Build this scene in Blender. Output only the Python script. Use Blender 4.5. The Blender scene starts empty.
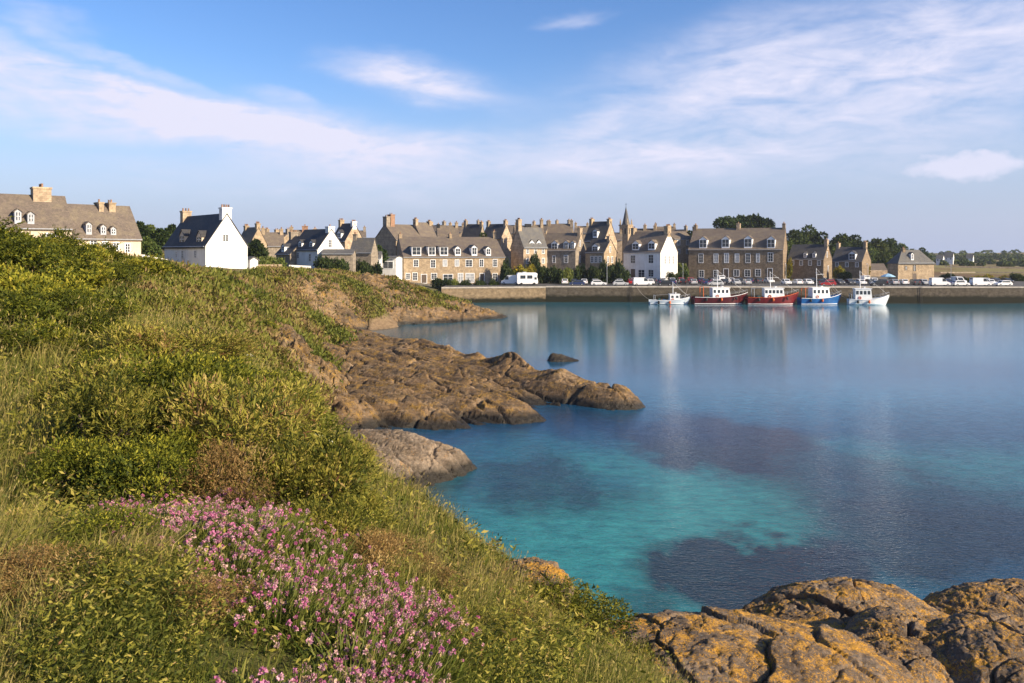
import bpy, math, random
import numpy as np
from mathutils import Vector

# ------------------------------------------------------------------ camera, sky, sun, exposure
SC = bpy.context.scene
COL = SC.collection
W_PX, H_PX, F, HOR, CAM_Z = 1024, 683, 796.0, 252.0, 13.0
cam_d = bpy.data.cameras.new('camera')
cam_d.sensor_width = 36.0
cam_d.lens = F / W_PX * 36.0
cam_d.shift_y = -(H_PX / 2 - HOR) / W_PX          # level camera, rising-front shift: verticals stay vertical
cam_d.clip_start = 0.1
cam_d.clip_end = 20000
cam = bpy.data.objects.new('camera', cam_d)
cam.location = (0, 0, CAM_Z)
cam.rotation_euler = (math.radians(90), 0, 0)
COL.objects.link(cam)
SC.camera = cam

SUN_AZ, SUN_EL = math.radians(119), math.radians(25)     # clockwise from +Y
TO_SUN = Vector((math.sin(SUN_AZ) * math.cos(SUN_EL), math.cos(SUN_AZ) * math.cos(SUN_EL), math.sin(SUN_EL)))
sun_d = bpy.data.lights.new('sun', 'SUN')
sun_d.energy = 5.0
sun_d.angle = math.radians(0.6)
sun_d.color = (1.0, 0.84, 0.62)
sun = bpy.data.objects.new('sun', sun_d)
sun.rotation_euler = TO_SUN.to_track_quat('Z', 'Y').to_euler()
sun.location = (60, -20, 60)
COL.objects.link(sun)

SC.view_settings.view_transform = 'Standard'
SC.view_settings.look = 'None'
SC.view_settings.exposure = 0.85
SC.view_settings.gamma = 1.0
SC.view_settings.use_curve_mapping = False
SC.cycles.max_bounces = 6
SC.cycles.diffuse_bounces = 2
SC.cycles.glossy_bounces = 3
SC.cycles.transmission_bounces = 3
SC.cycles.transparent_max_bounces = 8
SC.cycles.volume_bounces = 0
SC.cycles.use_denoising = True
SC.cycles.sample_clamp_indirect = 6.0


def azel(px, py):
    a = math.atan((px - 512) / F)
    return a, math.atan((HOR - py) / F * math.cos(a))


def make_world():
    w = bpy.data.worlds.new('World')
    SC.world = w
    w.use_nodes = True
    nt = w.node_tree
    N, L = nt.nodes, nt.links
    N.clear()
    out = N.new('ShaderNodeOutputWorld')
    bg = N.new('ShaderNodeBackground')
    bg.inputs['Strength'].default_value = 0.09
    sky = N.new('ShaderNodeTexSky')
    sky.sky_type = 'NISHITA'
    sky.sun_disc = False
    sky.sun_elevation = SUN_EL
    sky.sun_rotation = SUN_AZ
    sky.air_density = 1.0
    sky.dust_density = 1.0
    sky.ozone_density = 2.0

    def math_(op, a, b=None, clamp=False):
        n = N.new('ShaderNodeMath')
        n.operation = op
        n.use_clamp = clamp
        for i, v in enumerate((a, b)):
            if v is None:
                continue
            if isinstance(v, (int, float)):
                n.inputs[i].default_value = v
            else:
                L.new(v, n.inputs[i])
        return n.outputs[0]

    tc = N.new('ShaderNodeTexCoord')
    nrm = N.new('ShaderNodeVectorMath')
    nrm.operation = 'NORMALIZE'
    L.new(tc.outputs['Generated'], nrm.inputs[0])
    sep = N.new('ShaderNodeSeparateXYZ')
    L.new(nrm.outputs[0], sep.inputs[0])
    az = math_('ARCTAN2', sep.outputs[0], sep.outputs[1])
    el = math_('ARCSINE', sep.outputs[2])
    comb = N.new('ShaderNodeCombineXYZ')
    L.new(az, comb.inputs[0])
    L.new(el, comb.inputs[1])

    def noise(scale, loc, sx, sy, detail, dist=0.0, rough=0.55, rot=0.0):
        m = N.new('ShaderNodeMapping')
        m.inputs['Location'].default_value = loc
        m.inputs['Scale'].default_value = (sx, sy, 1)
        m.inputs['Rotation'].default_value = (0, 0, rot)
        L.new(comb.outputs[0], m.inputs['Vector'])
        n = N.new('ShaderNodeTexNoise')
        n.inputs['Scale'].default_value = scale
        n.inputs['Detail'].default_value = detail
        n.inputs['Roughness'].default_value = rough
        n.inputs['Distortion'].default_value = dist
        L.new(m.outputs[0], n.inputs['Vector'])
        return n

    # a wandering warp keeps the cloud banks from being ellipses
    wn = noise(5.0, (3.1, 1.7, 0), 1, 2.2, 5)
    wv = N.new('ShaderNodeVectorMath')
    wv.operation = 'MULTIPLY_ADD'
    L.new(wn.outputs['Color'], wv.inputs[0])
    wv.inputs[1].default_value = (0.16, 0.07, 0)
    wv.inputs[2].default_value = (-0.08, -0.035, 0)
    wadd = N.new('ShaderNodeVectorMath')
    wadd.operation = 'ADD'
    L.new(comb.outputs[0], wadd.inputs[0])
    L.new(wv.outputs[0], wadd.inputs[1])

    def bank(px, py, rx, ry, tilt, k):
        a, e = azel(px, py)
        m1 = N.new('ShaderNodeMapping')
        m1.vector_type = 'TEXTURE'
        m1.inputs['Location'].default_value = (a, e, 0)
        m1.inputs['Rotation'].default_value = (0, 0, math.radians(tilt))
        m1.inputs['Scale'].default_value = (rx / F, ry / F, 1)
        L.new(wadd.outputs[0], m1.inputs['Vector'])
        ln = N.new('ShaderNodeVectorMath')
        ln.operation = 'LENGTH'
        L.new(m1.outputs[0], ln.inputs[0])
        mr = N.new('ShaderNodeMapRange')
        mr.interpolation_type = 'SMOOTHERSTEP'
        mr.inputs['From Min'].default_value = 1.25
        mr.inputs['From Max'].default_value = 0.0
        mr.inputs['To Min'].default_value = 0.0
        mr.inputs['To Max'].default_value = k
        L.new(ln.outputs['Value'], mr.inputs['Value'])
        return mr.outputs[0]

    total = None
    for b in CLOUD_BANKS:
        v = bank(*b)
        total = v if total is None else math_('ADD', total, v)
    streak = noise(9.0, (0.4, 2.2, 0), 1.0, 4.0, 8, 0.6, 0.6, math.radians(-9))
    fine = noise(26.0, (5.4, 0.2, 0), 1.0, 2.4, 6, 0.3)
    mod = math_('ADD', math_('MULTIPLY', streak.outputs['Fac'], 1.7), math_('MULTIPLY', fine.outputs['Fac'], 0.7))
    mod = math_('SUBTRACT', mod, 0.60, True)
    mask = math_('MULTIPLY', total, mod, True)
    # one small crisp cumulus low on the right, sharp on top and flat underneath
    a, e = azel(966, 166)
    cm = N.new('ShaderNodeMapping')
    cm.vector_type = 'TEXTURE'
    cm.inputs['Location'].default_value = (a, e, 0)
    cm.inputs['Scale'].default_value = (58 / F, 14 / F, 1)
    cn = noise(34.0, (0, 0, 0), 1.0, 1.6, 5)
    ca = N.new('ShaderNodeVectorMath')
    ca.operation = 'MULTIPLY_ADD'
    L.new(cn.outputs['Color'], ca.inputs[0])
    ca.inputs[1].default_value = (0.06, 0.026, 0)
    cb = N.new('ShaderNodeVectorMath')
    cb.operation = 'ADD'
    L.new(comb.outputs[0], cb.inputs[0])
    ca.inputs[2].default_value = (-0.03, -0.013, 0)
    L.new(ca.outputs[0], cb.inputs[1])
    L.new(cb.outputs[0], cm.inputs['Vector'])
    cl = N.new('ShaderNodeVectorMath')
    cl.operation = 'LENGTH'
    L.new(cm.outputs[0], cl.inputs[0])
    cr = N.new('ShaderNodeMapRange')
    cr.interpolation_type = 'SMOOTHSTEP'
    cr.inputs['From Min'].default_value = 1.05
    cr.inputs['From Max'].default_value = 0.5
    cr.inputs['To Max'].default_value = 0.85
    L.new(cl.outputs['Value'], cr.inputs['Value'])
    mask = math_('MAXIMUM', mask, cr.outputs[0])

    # Rayleigh blue is a touch stronger in the photograph
    hs = N.new('ShaderNodeHueSaturation')
    hs.inputs['Saturation'].default_value = SKY_SAT
    hs.inputs['Value'].default_value = SKY_VAL
    L.new(sky.outputs[0], hs.inputs['Color'])
    # lavender sea haze low over the horizon
    hz = N.new('ShaderNodeMapRange')
    hz.interpolation_type = 'SMOOTHSTEP'
    hz.inputs['From Min'].default_value = 0.24
    hz.inputs['From Max'].default_value = -0.02
    hz.inputs['To Max'].default_value = 0.88
    L.new(el, hz.inputs['Value'])
    mh = N.new('ShaderNodeMix')
    mh.data_type = 'RGBA'
    mh.inputs['B'].default_value = HAZE_SKY
    L.new(hz.outputs[0], mh.inputs['Factor'])
    tint = N.new('ShaderNodeMix')
    tint.data_type = 'RGBA'
    tint.blend_type = 'MULTIPLY'
    tint.inputs['Factor'].default_value = 1.0
    tint.inputs['B'].default_value = SKY_TINT
    L.new(hs.outputs[0], tint.inputs['A'])
    L.new(tint.outputs['Result'], mh.inputs['A'])
    mc = N.new('ShaderNodeMix')
    mc.data_type = 'RGBA'
    mc.inputs['B'].default_value = CLOUD_COL
    L.new(mask, mc.inputs['Factor'])
    L.new(mh.outputs['Result'], mc.inputs['A'])
    L.new(mc.outputs['Result'], bg.inputs['Color'])
    L.new(bg.outputs[0], out.inputs['Surface'])


# px, py, half width, half height, tilt (deg), strength
CLOUD_BANKS = [
    (110, 80, 250, 13, -11, 0.9), (250, 128, 190, 20, -7, 0.8), (130, 60, 140, 8, -14, 0.6), (640, 155, 160, 22, 4, 0.35),
    (90, 95, 330, 34, -8, 0.95), (300, 140, 210, 38, -6, 0.9), (30, 120, 170, 20, -4, 0.6), (60, 55, 190, 11, -16, 0.7),
    (385, 66, 78, 22, -12, 0.95), (450, 88, 80, 18, -10, 0.5), (590, 125, 55, 17, 12, 0.75), (570, 18, 42, 9, 10, 0.5),
    (30, 12, 60, 14, -10, 0.55), (860, 75, 340, 100, 8, 0.75), (980, 30, 210, 60, 8, 0.40), (720, 110, 160, 50, 6, 0.25),
    (930, 130, 210, 60, 4, 0.35), (500, 160, 300, 34, -2, 0.65), (330, 185, 320, 30, -2, 0.5), (700, 160, 180, 28, 4, 0.4), (440, 85, 130, 26, -12, 0.4), (720, 60, 150, 50, 14, 0.4),
    (290, 95, 36, 10, -14, 0.5),
]
SKY_SAT, SKY_VAL = 1.2, 0.95
SKY_TINT = (0.95, 1.0, 1.22, 1)
HAZE_SKY = (3.1, 3.55, 5.0, 1)
CLOUD_COL = (5.1, 5.1, 6.2, 1)
make_world()

rng = np.random.default_rng(7)
random.seed(7)


# ------------------------------------------------------------------ helpers
def P(px, py, Y):
    """the point at depth Y that the photograph shows at (px, py)"""
    return ((px - 512) / F * Y, Y, CAM_Z - (py - HOR) / F * Y)


def water_pt(px, py):
    Y = CAM_Z * F / (py - HOR)
    return ((px - 512) / F * Y, Y)


def proj(x, y, z):
    y = np.maximum(y, 0.05)
    return 512 + F * x / y, HOR + F * (CAM_Z - z) / y


def _h(ix, iy, iz, seed):
    n = (ix.astype(np.int64) * 374761393 + iy.astype(np.int64) * 668265263 + iz.astype(np.int64) * 2147483647 + seed * 1274126177) & 0xFFFFFFFF
    n = ((n ^ (n >> 13)) * 1274126177) & 0xFFFFFFFF
    n = n ^ (n >> 16)
    return (n & 0xFFFFFF) / float(0xFFFFFF)


def vnoise(x, y, z=None, seed=0):
    x = np.asarray(x, float)
    y = np.asarray(y, float)
    z = np.zeros_like(x) if z is None else np.asarray(z, float)
    ix, iy, iz = np.floor(x), np.floor(y), np.floor(z)
    fx, fy, fz = x - ix, y - iy, z - iz
    fx, fy, fz = [t * t * t * (t * (t * 6 - 15) + 10) for t in (fx, fy, fz)]
    r = 0
    for dx in (0, 1):
        for dy in (0, 1):
            for dz in (0, 1):
                wgt = (fx if dx else 1 - fx) * (fy if dy else 1 - fy) * (fz if dz else 1 - fz)
                r = r + wgt * _h(ix + dx, iy + dy, iz + dz, seed)
    return r * 2 - 1


def fbm(x, y, z=None, octv=5, seed=0, gain=0.5, lac=2.03, ridged=False):
    a, s, t = 1.0, 0.0, 0.0
    for k in range(octv):
        n = vnoise(x, y, z, seed + 17 * k)
        if ridged:
            n = 1 - 2 * np.abs(n)
        s = s + a * n
        t += a
        a *= gain
        x, y = x * lac + 3.7, y * lac + 1.3
        z = None if z is None else z * lac + 2.1
    return s / t


def cells(u, v, seed):
    """cellular pattern: distance to the nearest joint, block id hash, offsets inside the block"""
    iu, iv = np.floor(u), np.floor(v)
    z0 = np.zeros_like(u)
    f1, f2 = np.full(u.shape, 9.0), np.full(u.shape, 9.0)
    hid, du, dv = z0.copy(), z0.copy(), z0.copy()
    for a in (-1, 0, 1):
        for b in (-1, 0, 1):
            cu, cv = iu + a, iv + b
            pu, pv = cu + 0.1 + 0.8 * _h(cu, cv, z0, seed), cv + 0.1 + 0.8 * _h(cu, cv, z0, seed + 1)
            x, y = u - pu, v - pv
            d = np.maximum(np.hypot(x, y), 0)
            near = d < f1
            f2 = np.where(near, f1, np.minimum(f2, d))
            hid = np.where(near, _h(cu, cv, z0, seed + 2), hid)
            du, dv = np.where(near, x, du), np.where(near, y, dv)
            f1 = np.where(near, d, f1)
    return f2 - f1, hid, du, dv


def blocks(x, y, ang, lu, lv, amp, crack, seed, wid=0.07):
    """jointed bedrock: tilted blocks parted by sharp clefts"""
    c, s = math.cos(ang), math.sin(ang)
    u, v = x * c + y * s, -x * s + y * c
    u = u + 0.55 * lv * fbm(x / (1.5 * lv), y / (1.5 * lv), seed=seed + 3, octv=4)
    v = v + 0.40 * lv * fbm(x / (1.5 * lv) + 9, y / (1.5 * lv), seed=seed + 4, octv=4)
    e, h, du, dv = cells(u / lu, v / lv, seed)
    h2 = (h * 7.13) % 1.0
    h3 = (h * 13.7) % 1.0
    return amp * ((h - 0.5) + 0.8 * (h2 - 0.5) * du + 1.3 * (h3 - 0.35) * dv) - crack * np.clip(1 - e / wid, 0, 1) ** 1.5


class RBF:
    def __init__(self, pts, c=0.4):
        p = np.array(pts, float)
        self.p, self.c = p[:, :2], c
        n = len(p)
        A = np.zeros((n + 3, n + 3))
        A[:n, :n] = self.k(self.p, self.p)
        A[:n, n] = 1
        A[:n, n + 1:] = self.p
        A[n:, :n] = A[:n, n:].T
        A[:n, :n] += np.eye(n) * 1e-6
        b = np.zeros(n + 3)
        b[:n] = p[:, 2]
        self.w = np.linalg.solve(A, b)

    def k(self, a, b):
        d = a[:, None, :] - b[None, :, :]
        return -np.sqrt((d ** 2).sum(-1) + self.c ** 2)

    def __call__(self, x, y):
        x = np.asarray(x, float)
        sh = x.shape
        q = np.stack([x.ravel(), np.asarray(y, float).ravel()], 1)
        out = np.empty(len(q))
        n = len(self.p)
        for i in range(0, len(q), 40000):
            c = q[i:i + 40000]
            out[i:i + 40000] = self.k(c, self.p) @ self.w[:n] + self.w[n] + c @ self.w[n + 1:]
        return out.reshape(sh)


def mesh_np(name, V, faces, mat=None, parent=None, attrs=None, smooth=False):
    """faces: list of int arrays, each (n, k)"""
    me = bpy.data.meshes.new(name)
    V = np.asarray(V, np.float32)
    faces = [np.asarray(f, np.int32) for f in faces if len(f)]
    nl = sum(f.size for f in faces)
    nf = sum(len(f) for f in faces)
    me.vertices.add(len(V))
    me.vertices.foreach_set('co', V.ravel())
    me.loops.add(nl)
    me.loops.foreach_set('vertex_index', np.concatenate([f.ravel() for f in faces]))
    me.polygons.add(nf)
    tot = np.concatenate([np.full(len(f), f.shape[1], np.int32) for f in faces])
    st = np.concatenate([[0], np.cumsum(tot)[:-1]]).astype(np.int32)
    me.polygons.foreach_set('loop_start', st)
    me.polygons.foreach_set('loop_total', tot)
    if smooth:
        me.polygons.foreach_set('use_smooth', np.ones(nf, bool))
    for k, a in (attrs or {}).items():
        a = np.asarray(a, np.float32)
        if a.ndim == 1:
            at = me.attributes.new(k, 'FLOAT', 'POINT')
            at.data.foreach_set('value', a)
        else:
            at = me.attributes.new(k, 'FLOAT_COLOR', 'POINT')
            if a.shape[1] == 3:
                a = np.concatenate([a, np.ones((len(a), 1), np.float32)], 1)
            at.data.foreach_set('color', a.ravel())
    me.update(calc_edges=True)
    if mat:
        me.materials.append(mat)
    o = bpy.data.objects.new(name, me)
    COL.objects.link(o)
    if parent:
        o.parent = parent
    return o


class MB:
    """collects boxes, prisms, tubes into one mesh"""

    def __init__(s):
        s.v, s.f = [], []

    def add(s, vs, fs):
        b = len(s.v)
        s.v += [tuple(p) for p in vs]
        s.f += [tuple(b + i for i in f) for f in fs]
        return s

    def box(s, x0, x1, y0, y1, z0, z1):
        return s.add([(x0, y0, z0), (x1, y0, z0), (x1, y1, z0), (x0, y1, z0), (x0, y0, z1), (x1, y0, z1), (x1, y1, z1), (x0, y1, z1)],
                     [(0, 3, 2, 1), (4, 5, 6, 7), (0, 1, 5, 4), (1, 2, 6, 5), (2, 3, 7, 6), (3, 0, 4, 7)])

    def loft(s, rings, caps=True):
        n = len(rings[0])
        b = len(s.v)
        for r in rings:
            s.v += [tuple(p) for p in r]
        for k in range(len(rings) - 1):
            for i in range(n):
                j = (i + 1) % n
                s.f.append((b + k * n + i, b + k * n + j, b + (k + 1) * n + j, b + (k + 1) * n + i))
        if caps:
            s.f.append(tuple(b + i for i in range(n - 1, -1, -1)))
            s.f.append(tuple(b + (len(rings) - 1) * n + i for i in range(n)))
        return s

    def tube(s, pts, r, n=6):
        rings = []
        pts = [Vector(p) for p in pts]
        for i, p in enumerate(pts):
            d = (pts[min(i + 1, len(pts) - 1)] - pts[max(i - 1, 0)]).normalized()
            a = d.cross(Vector((0, 0, 1)))
            if a.length < 1e-3:
                a = Vector((1, 0, 0))
            a.normalize()
            b = d.cross(a)
            rr = r[i] if isinstance(r, (list, tuple)) else r
            rings.append([p + rr * (math.cos(2 * math.pi * k / n) * a + math.sin(2 * math.pi * k / n) * b) for k in range(n)])
        return s.loft(rings)

    def build(s, name, mat=None, parent=None, smooth=False):
        me = bpy.data.meshes.new(name)
        me.from_pydata(s.v, [], s.f)
        if smooth:
            me.polygons.foreach_set('use_smooth', [True] * len(me.polygons))
        if mat:
            me.materials.append(mat)
        o = bpy.data.objects.new(name, me)
        COL.objects.link(o)
        if parent:
            o.parent = parent
        return o


def tag(o, label=None, cat=None, group=None, kind=None):
    if label:
        o['label'] = label
    if cat:
        o['category'] = cat
    if group:
        o['group'] = group
    if kind:
        o['kind'] = kind
    return o


def empty(name, loc=(0, 0, 0), rz=0.0):
    o = bpy.data.objects.new(name, None)
    o.location = loc
    o.rotation_euler = (0, 0, rz)
    o.empty_display_size = 0.3
    COL.objects.link(o)
    return o


CH = {}


def copy_tree(o, kids, parent=None):
    c = o.copy()
    COL.objects.link(c)
    if parent:
        c.parent = parent
    for ch in kids.get(o.name, ()):
        copy_tree(ch, kids, c)
    return c


def kids_of(root):
    d = {}

    def rec(o):
        d[o.name] = [c for c in bpy.data.objects if c.parent == o]
        for c in d[o.name]:
            rec(c)
    rec(root)
    return d


# ------------------------------------------------------------------ materials
def mat_new(name):
    m = bpy.data.materials.new(name)
    m.use_nodes = True
    nt = m.node_tree
    b = nt.nodes['Principled BSDF']
    return m, nt, nt.nodes, nt.links, b


def ramp(N, stops, interp='LINEAR'):
    r = N.new('ShaderNodeValToRGB')
    r.color_ramp.interpolation = interp
    e = r.color_ramp.elements
    while len(e) < len(stops):
        e.new(0.5)
    for el, (p, c) in zip(e, stops):
        el.position = p
        el.color = (c[0], c[1], c[2], 1)
    return r


def noise_node(N, L, scale, detail=5, rough=0.55, vec=None, dist=0.0):
    n = N.new('ShaderNodeTexNoise')
    n.inputs['Scale'].default_value = scale
    n.inputs['Detail'].default_value = detail
    n.inputs['Roughness'].default_value = rough
    n.inputs['Distortion'].default_value = dist
    if vec is not None:
        L.new(vec, n.inputs['Vector'])
    return n


def mixc(N, L, fac, a, b, mode='MIX'):
    m = N.new('ShaderNodeMix')
    m.data_type = 'RGBA'
    m.blend_type = mode
    for k, v in (('Factor', fac), ('A', a), ('B', b)):
        if isinstance(v, (int, float)):
            m.inputs[k].default_value = v
        elif isinstance(v, tuple):
            m.inputs[k].default_value = (v[0], v[1], v[2], 1)
        else:
            L.new(v, m.inputs[k])
    return m.outputs['Result']


def mathn(N, L, op, a, b=None, clamp=False):
    n = N.new('ShaderNodeMath')
    n.operation = op
    n.use_clamp = clamp
    for i, v in enumerate((a, b)):
        if v is None:
            continue
        if isinstance(v, (int, float)):
            n.inputs[i].default_value = v
        else:
            L.new(v, n.inputs[i])
    return n.outputs[0]


def plain(name, col, rough=0.6, metal=0.0, var=0.15, scale=2.0, spec=0.3):
    m, nt, N, L, b = mat_new(name)
    tc = N.new('ShaderNodeTexCoord')
    n = noise_node(N, L, scale, 4, 0.6, tc.outputs['Object'])
    r = ramp(N, [(0.3, tuple(c * (1 - var) for c in col)), (0.7, tuple(min(1, c * (1 + var)) for c in col))])
    L.new(n.outputs['Fac'], r.inputs[0])
    L.new(r.outputs[0], b.inputs['Base Color'])
    b.inputs['Roughness'].default_value = rough
    b.inputs['Metallic'].default_value = metal
    b.inputs['Specular IOR Level'].default_value = spec
    return m


def masonry(name, c1, c2, mortar, scale=1.0, bump=0.3):
    """coursed granite: random courses, stains"""
    m, nt, N, L, b = mat_new(name)
    tc = N.new('ShaderNodeTexCoord')
    mp = N.new('ShaderNodeMapping')
    mp.inputs['Rotation'].default_value = (math.radians(90), 0, 0)
    L.new(tc.outputs['Object'], mp.inputs['Vector'])
    br = N.new('ShaderNodeTexBrick')
    br.inputs['Scale'].default_value = scale
    br.inputs['Color1'].default_value = (*c1, 1)
    br.inputs['Color2'].default_value = (*c2, 1)
    br.inputs['Mortar'].default_value = (*mortar, 1)
    br.inputs['Brick Width'].default_value = 0.55
    br.inputs['Row Height'].default_value = 0.28
    br.inputs['Mortar Size'].default_value = 0.015
    L.new(mp.outputs[0], br.inputs['Vector'])
    n = noise_node(N, L, 0.9, 6, 0.65, tc.outputs['Object'])
    r = ramp(N, [(0.3, (0.55, 0.52, 0.48)), (0.65, (1.1, 1.06, 1.0))])
    L.new(n.outputs['Fac'], r.inputs[0])
    n2 = noise_node(N, L, 3.5, 4, 0.7, tc.outputs['Object'])
    r2 = ramp(N, [(0.3, (0.7, 0.68, 0.66)), (0.7, (1.15, 1.12, 1.05))])
    L.new(n2.outputs['Fac'], r2.inputs[0])
    c = mixc(N, L, 1.0, br.outputs['Color'], r.outputs[0], 'MULTIPLY')
    c = mixc(N, L, 1.0, c, r2.outputs[0], 'MULTIPLY')
    L.new(c, b.inputs['Base Color'])
    b.inputs['Roughness'].default_value = 0.9
    b.inputs['Specular IOR Level'].default_value = 0.15
    return m


def roofing(name, c1, c2, lichen, amount=0.5):
    """slates in courses with weathering and lichen"""
    m, nt, N, L, b = mat_new(name)
    tc = N.new('ShaderNodeTexCoord')
    br = N.new('ShaderNodeTexBrick')
    br.inputs['Scale'].default_value = 1.6
    br.inputs['Color1'].default_value = (*c1, 1)
    br.inputs['Color2'].default_value = (*c2, 1)
    br.inputs['Mortar'].default_value = (*[x * 0.6 for x in c1], 1)
    br.inputs['Brick Width'].default_value = 0.4
    br.inputs['Row Height'].default_value = 0.3
    br.inputs['Mortar Size'].default_value = 0.02
    L.new(tc.outputs['Object'], br.inputs['Vector'])
    n = noise_node(N, L, 0.55, 6, 0.65, tc.outputs['Object'])
    r = ramp(N, [(0.46, (0, 0, 0)), (0.72, (amount, amount, amount))])
    L.new(n.outputs['Fac'], r.inputs[0])
    c = mixc(N, L, r.outputs[0], br.outputs['Color'], lichen)
    n2 = noise_node(N, L, 4.0, 5, 0.7, tc.outputs['Object'])
    r2 = ramp(N, [(0.3, (0.7, 0.7, 0.7)), (0.7, (1.2, 1.2, 1.2))])
    L.new(n2.outputs['Fac'], r2.inputs[0])
    c = mixc(N, L, 1.0, c, r2.outputs[0], 'MULTIPLY')
    L.new(c, b.inputs['Base Color'])
    b.inputs['Roughness'].default_value = 0.75
    b.inputs['Specular IOR Level'].default_value = 0.25
    return m


def foliage(name, stops, trans=0.3, objvar=0.25, rough=0.6):
    m, nt, N, L, b = mat_new(name)
    at = N.new('ShaderNodeAttribute')
    at.attribute_name = 'tone'
    r = ramp(N, stops)
    L.new(at.outputs['Fac'], r.inputs[0])
    oi = N.new('ShaderNodeObjectInfo')
    hs = N.new('ShaderNodeHueSaturation')
    mr = N.new('ShaderNodeMapRange')
    mr.inputs['To Min'].default_value = 1 - objvar
    mr.inputs['To Max'].default_value = 1 + objvar
    L.new(oi.outputs['Random'], mr.inputs['Value'])
    L.new(mr.outputs[0], hs.inputs['Value'])
    L.new(r.outputs[0], hs.inputs['Color'])
    L.new(hs.outputs[0], b.inputs['Base Color'])
    b.inputs['Roughness'].default_value = rough
    b.inputs['Specular IOR Level'].default_value = 0.15
    tr = N.new('ShaderNodeBsdfTranslucent')
    L.new(hs.outputs[0], tr.inputs['Color'])
    mx = N.new('ShaderNodeMixShader')
    mx.inputs[0].default_value = trans
    L.new(b.outputs[0], mx.inputs[1])
    L.new(tr.outputs[0], mx.inputs[2])
    L.new(mx.outputs[0], N['Material Output'].inputs['Surface'])
    return m


def rock_mat(name, base, lichen_amt=0.5, wet=True, scale=1.0, lichen=(0.50, 0.23, 0.03), band=0.8):
    m, nt, N, L, b = mat_new(name)
    g = N.new('ShaderNodeNewGeometry')
    pos = g.outputs['Position']
    n1 = noise_node(N, L, 0.35 * scale, 8, 0.65, pos)
    d, l_, gy = base
    r1 = ramp(N, [(0.30, d), (0.48, l_), (0.68, gy)])
    L.new(n1.outputs['Fac'], r1.inputs[0])
    n2 = noise_node(N, L, 5 * scale, 8, 0.7, pos)
    r2 = ramp(N, [(0.32, (0.42, 0.4, 0.38)), (0.66, (1.25, 1.2, 1.15))])
    L.new(n2.outputs['Fac'], r2.inputs[0])
    c = mixc(N, L, 1.0, r1.outputs[0], r2.outputs[0], 'MULTIPLY')
    # near-black bands following the bedding
    mpb = N.new('ShaderNodeMapping')
    mpb.inputs['Rotation'].default_value = (0, 0, math.radians(38))
    mpb.inputs['Scale'].default_value = (0.22, 1.3, 1.6)
    L.new(pos, mpb.inputs['Vector'])
    nbd = noise_node(N, L, 1.0 * scale, 9, 0.72, mpb.outputs[0], 0.5)
    rbd = ramp(N, [(0.40, (0, 0, 0)), (0.56, (1, 1, 1))])
    L.new(nbd.outputs['Fac'], rbd.inputs[0])
    c = mixc(N, L, mathn(N, L, 'ADD', mathn(N, L, 'MULTIPLY', rbd.outputs[0], band), 1 - band, True), (0.038, 0.029, 0.020), c)
    # grey-green and orange lichens, thresholded noise on upward faces
    n3 = noise_node(N, L, 7.0 * scale, 8, 0.75, pos, 0.4)
    r3 = ramp(N, [(0.55, (0, 0, 0)), (0.62, (1, 1, 1))])
    L.new(n3.outputs['Fac'], r3.inputs[0])
    c = mixc(N, L, mathn(N, L, 'MULTIPLY', r3.outputs[0], 0.55), c, (0.22, 0.21, 0.18))
    n4 = noise_node(N, L, 1.1 * scale, 4, 0.6, pos)
    n5 = noise_node(N, L, 13.0 * scale, 9, 0.78, pos, 0.6)
    s = mathn(N, L, 'ADD', mathn(N, L, 'MULTIPLY', n4.outputs['Fac'], 0.55), n5.outputs['Fac'])
    sp = N.new('ShaderNodeSeparateXYZ')
    L.new(g.outputs['Normal'], sp.inputs[0])
    s = mathn(N, L, 'ADD', s, mathn(N, L, 'MULTIPLY', sp.outputs[2], 0.12))
    t = 1.00 - 0.135 * lichen_amt
    r4 = ramp(N, [(0, (0, 0, 0)), (1, (1, 1, 1))])
    mr = N.new('ShaderNodeMapRange')
    mr.inputs['From Min'].default_value = t
    mr.inputs['From Max'].default_value = t + 0.035
    L.new(s, mr.inputs['Value'])
    n6 = noise_node(N, L, 22 * scale, 6, 0.75, pos)
    r6 = ramp(N, [(0.35, (lichen[0] * 0.35, lichen[1] * 0.40, lichen[2] * 0.7)), (0.5, lichen), (0.68, (min(1, lichen[0] * 1.3), min(1, lichen[1] * 1.45), lichen[2] * 1.6))])
    L.new(n6.outputs['Fac'], r6.inputs[0])
    lc = r6.outputs[0]
    c = mixc(N, L, mathn(N, L, 'MULTIPLY', mr.outputs[0], 0.88), c, lc)
    b.inputs['Roughness'].default_value = 0.9
    if wet:
        sp2 = N.new('ShaderNodeSeparateXYZ')
        L.new(pos, sp2.inputs[0])
        zz = mathn(N, L, 'ADD', sp2.outputs[2], mathn(N, L, 'MULTIPLY', n1.outputs['Fac'], -0.9))
        mw = N.new('ShaderNodeMapRange')
        mw.inputs['From Min'].default_value = -0.1
        mw.inputs['From Max'].default_value = 0.45
        L.new(zz, mw.inputs['Value'])
        c = mixc(N, L, mw.outputs[0], (0.030, 0.025, 0.017), c)
        L.new(mathn(N, L, 'ADD', mathn(N, L, 'MULTIPLY', mw.outputs[0], 0.5), 0.4), b.inputs['Roughness'])
    L.new(c, b.inputs['Base Color'])
    b.inputs['Specular IOR Level'].default_value = 0.25
    nb = noise_node(N, L, 3.0 * scale, 10, 0.72, pos)
    bp = N.new('ShaderNodeBump')
    bp.inputs['Strength'].default_value = 0.9
    bp.inputs['Distance'].default_value = 0.2 / scale
    L.new(nb.outputs['Fac'], bp.inputs['Height'])
    L.new(bp.outputs[0], b.inputs['Normal'])
    return m


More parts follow.
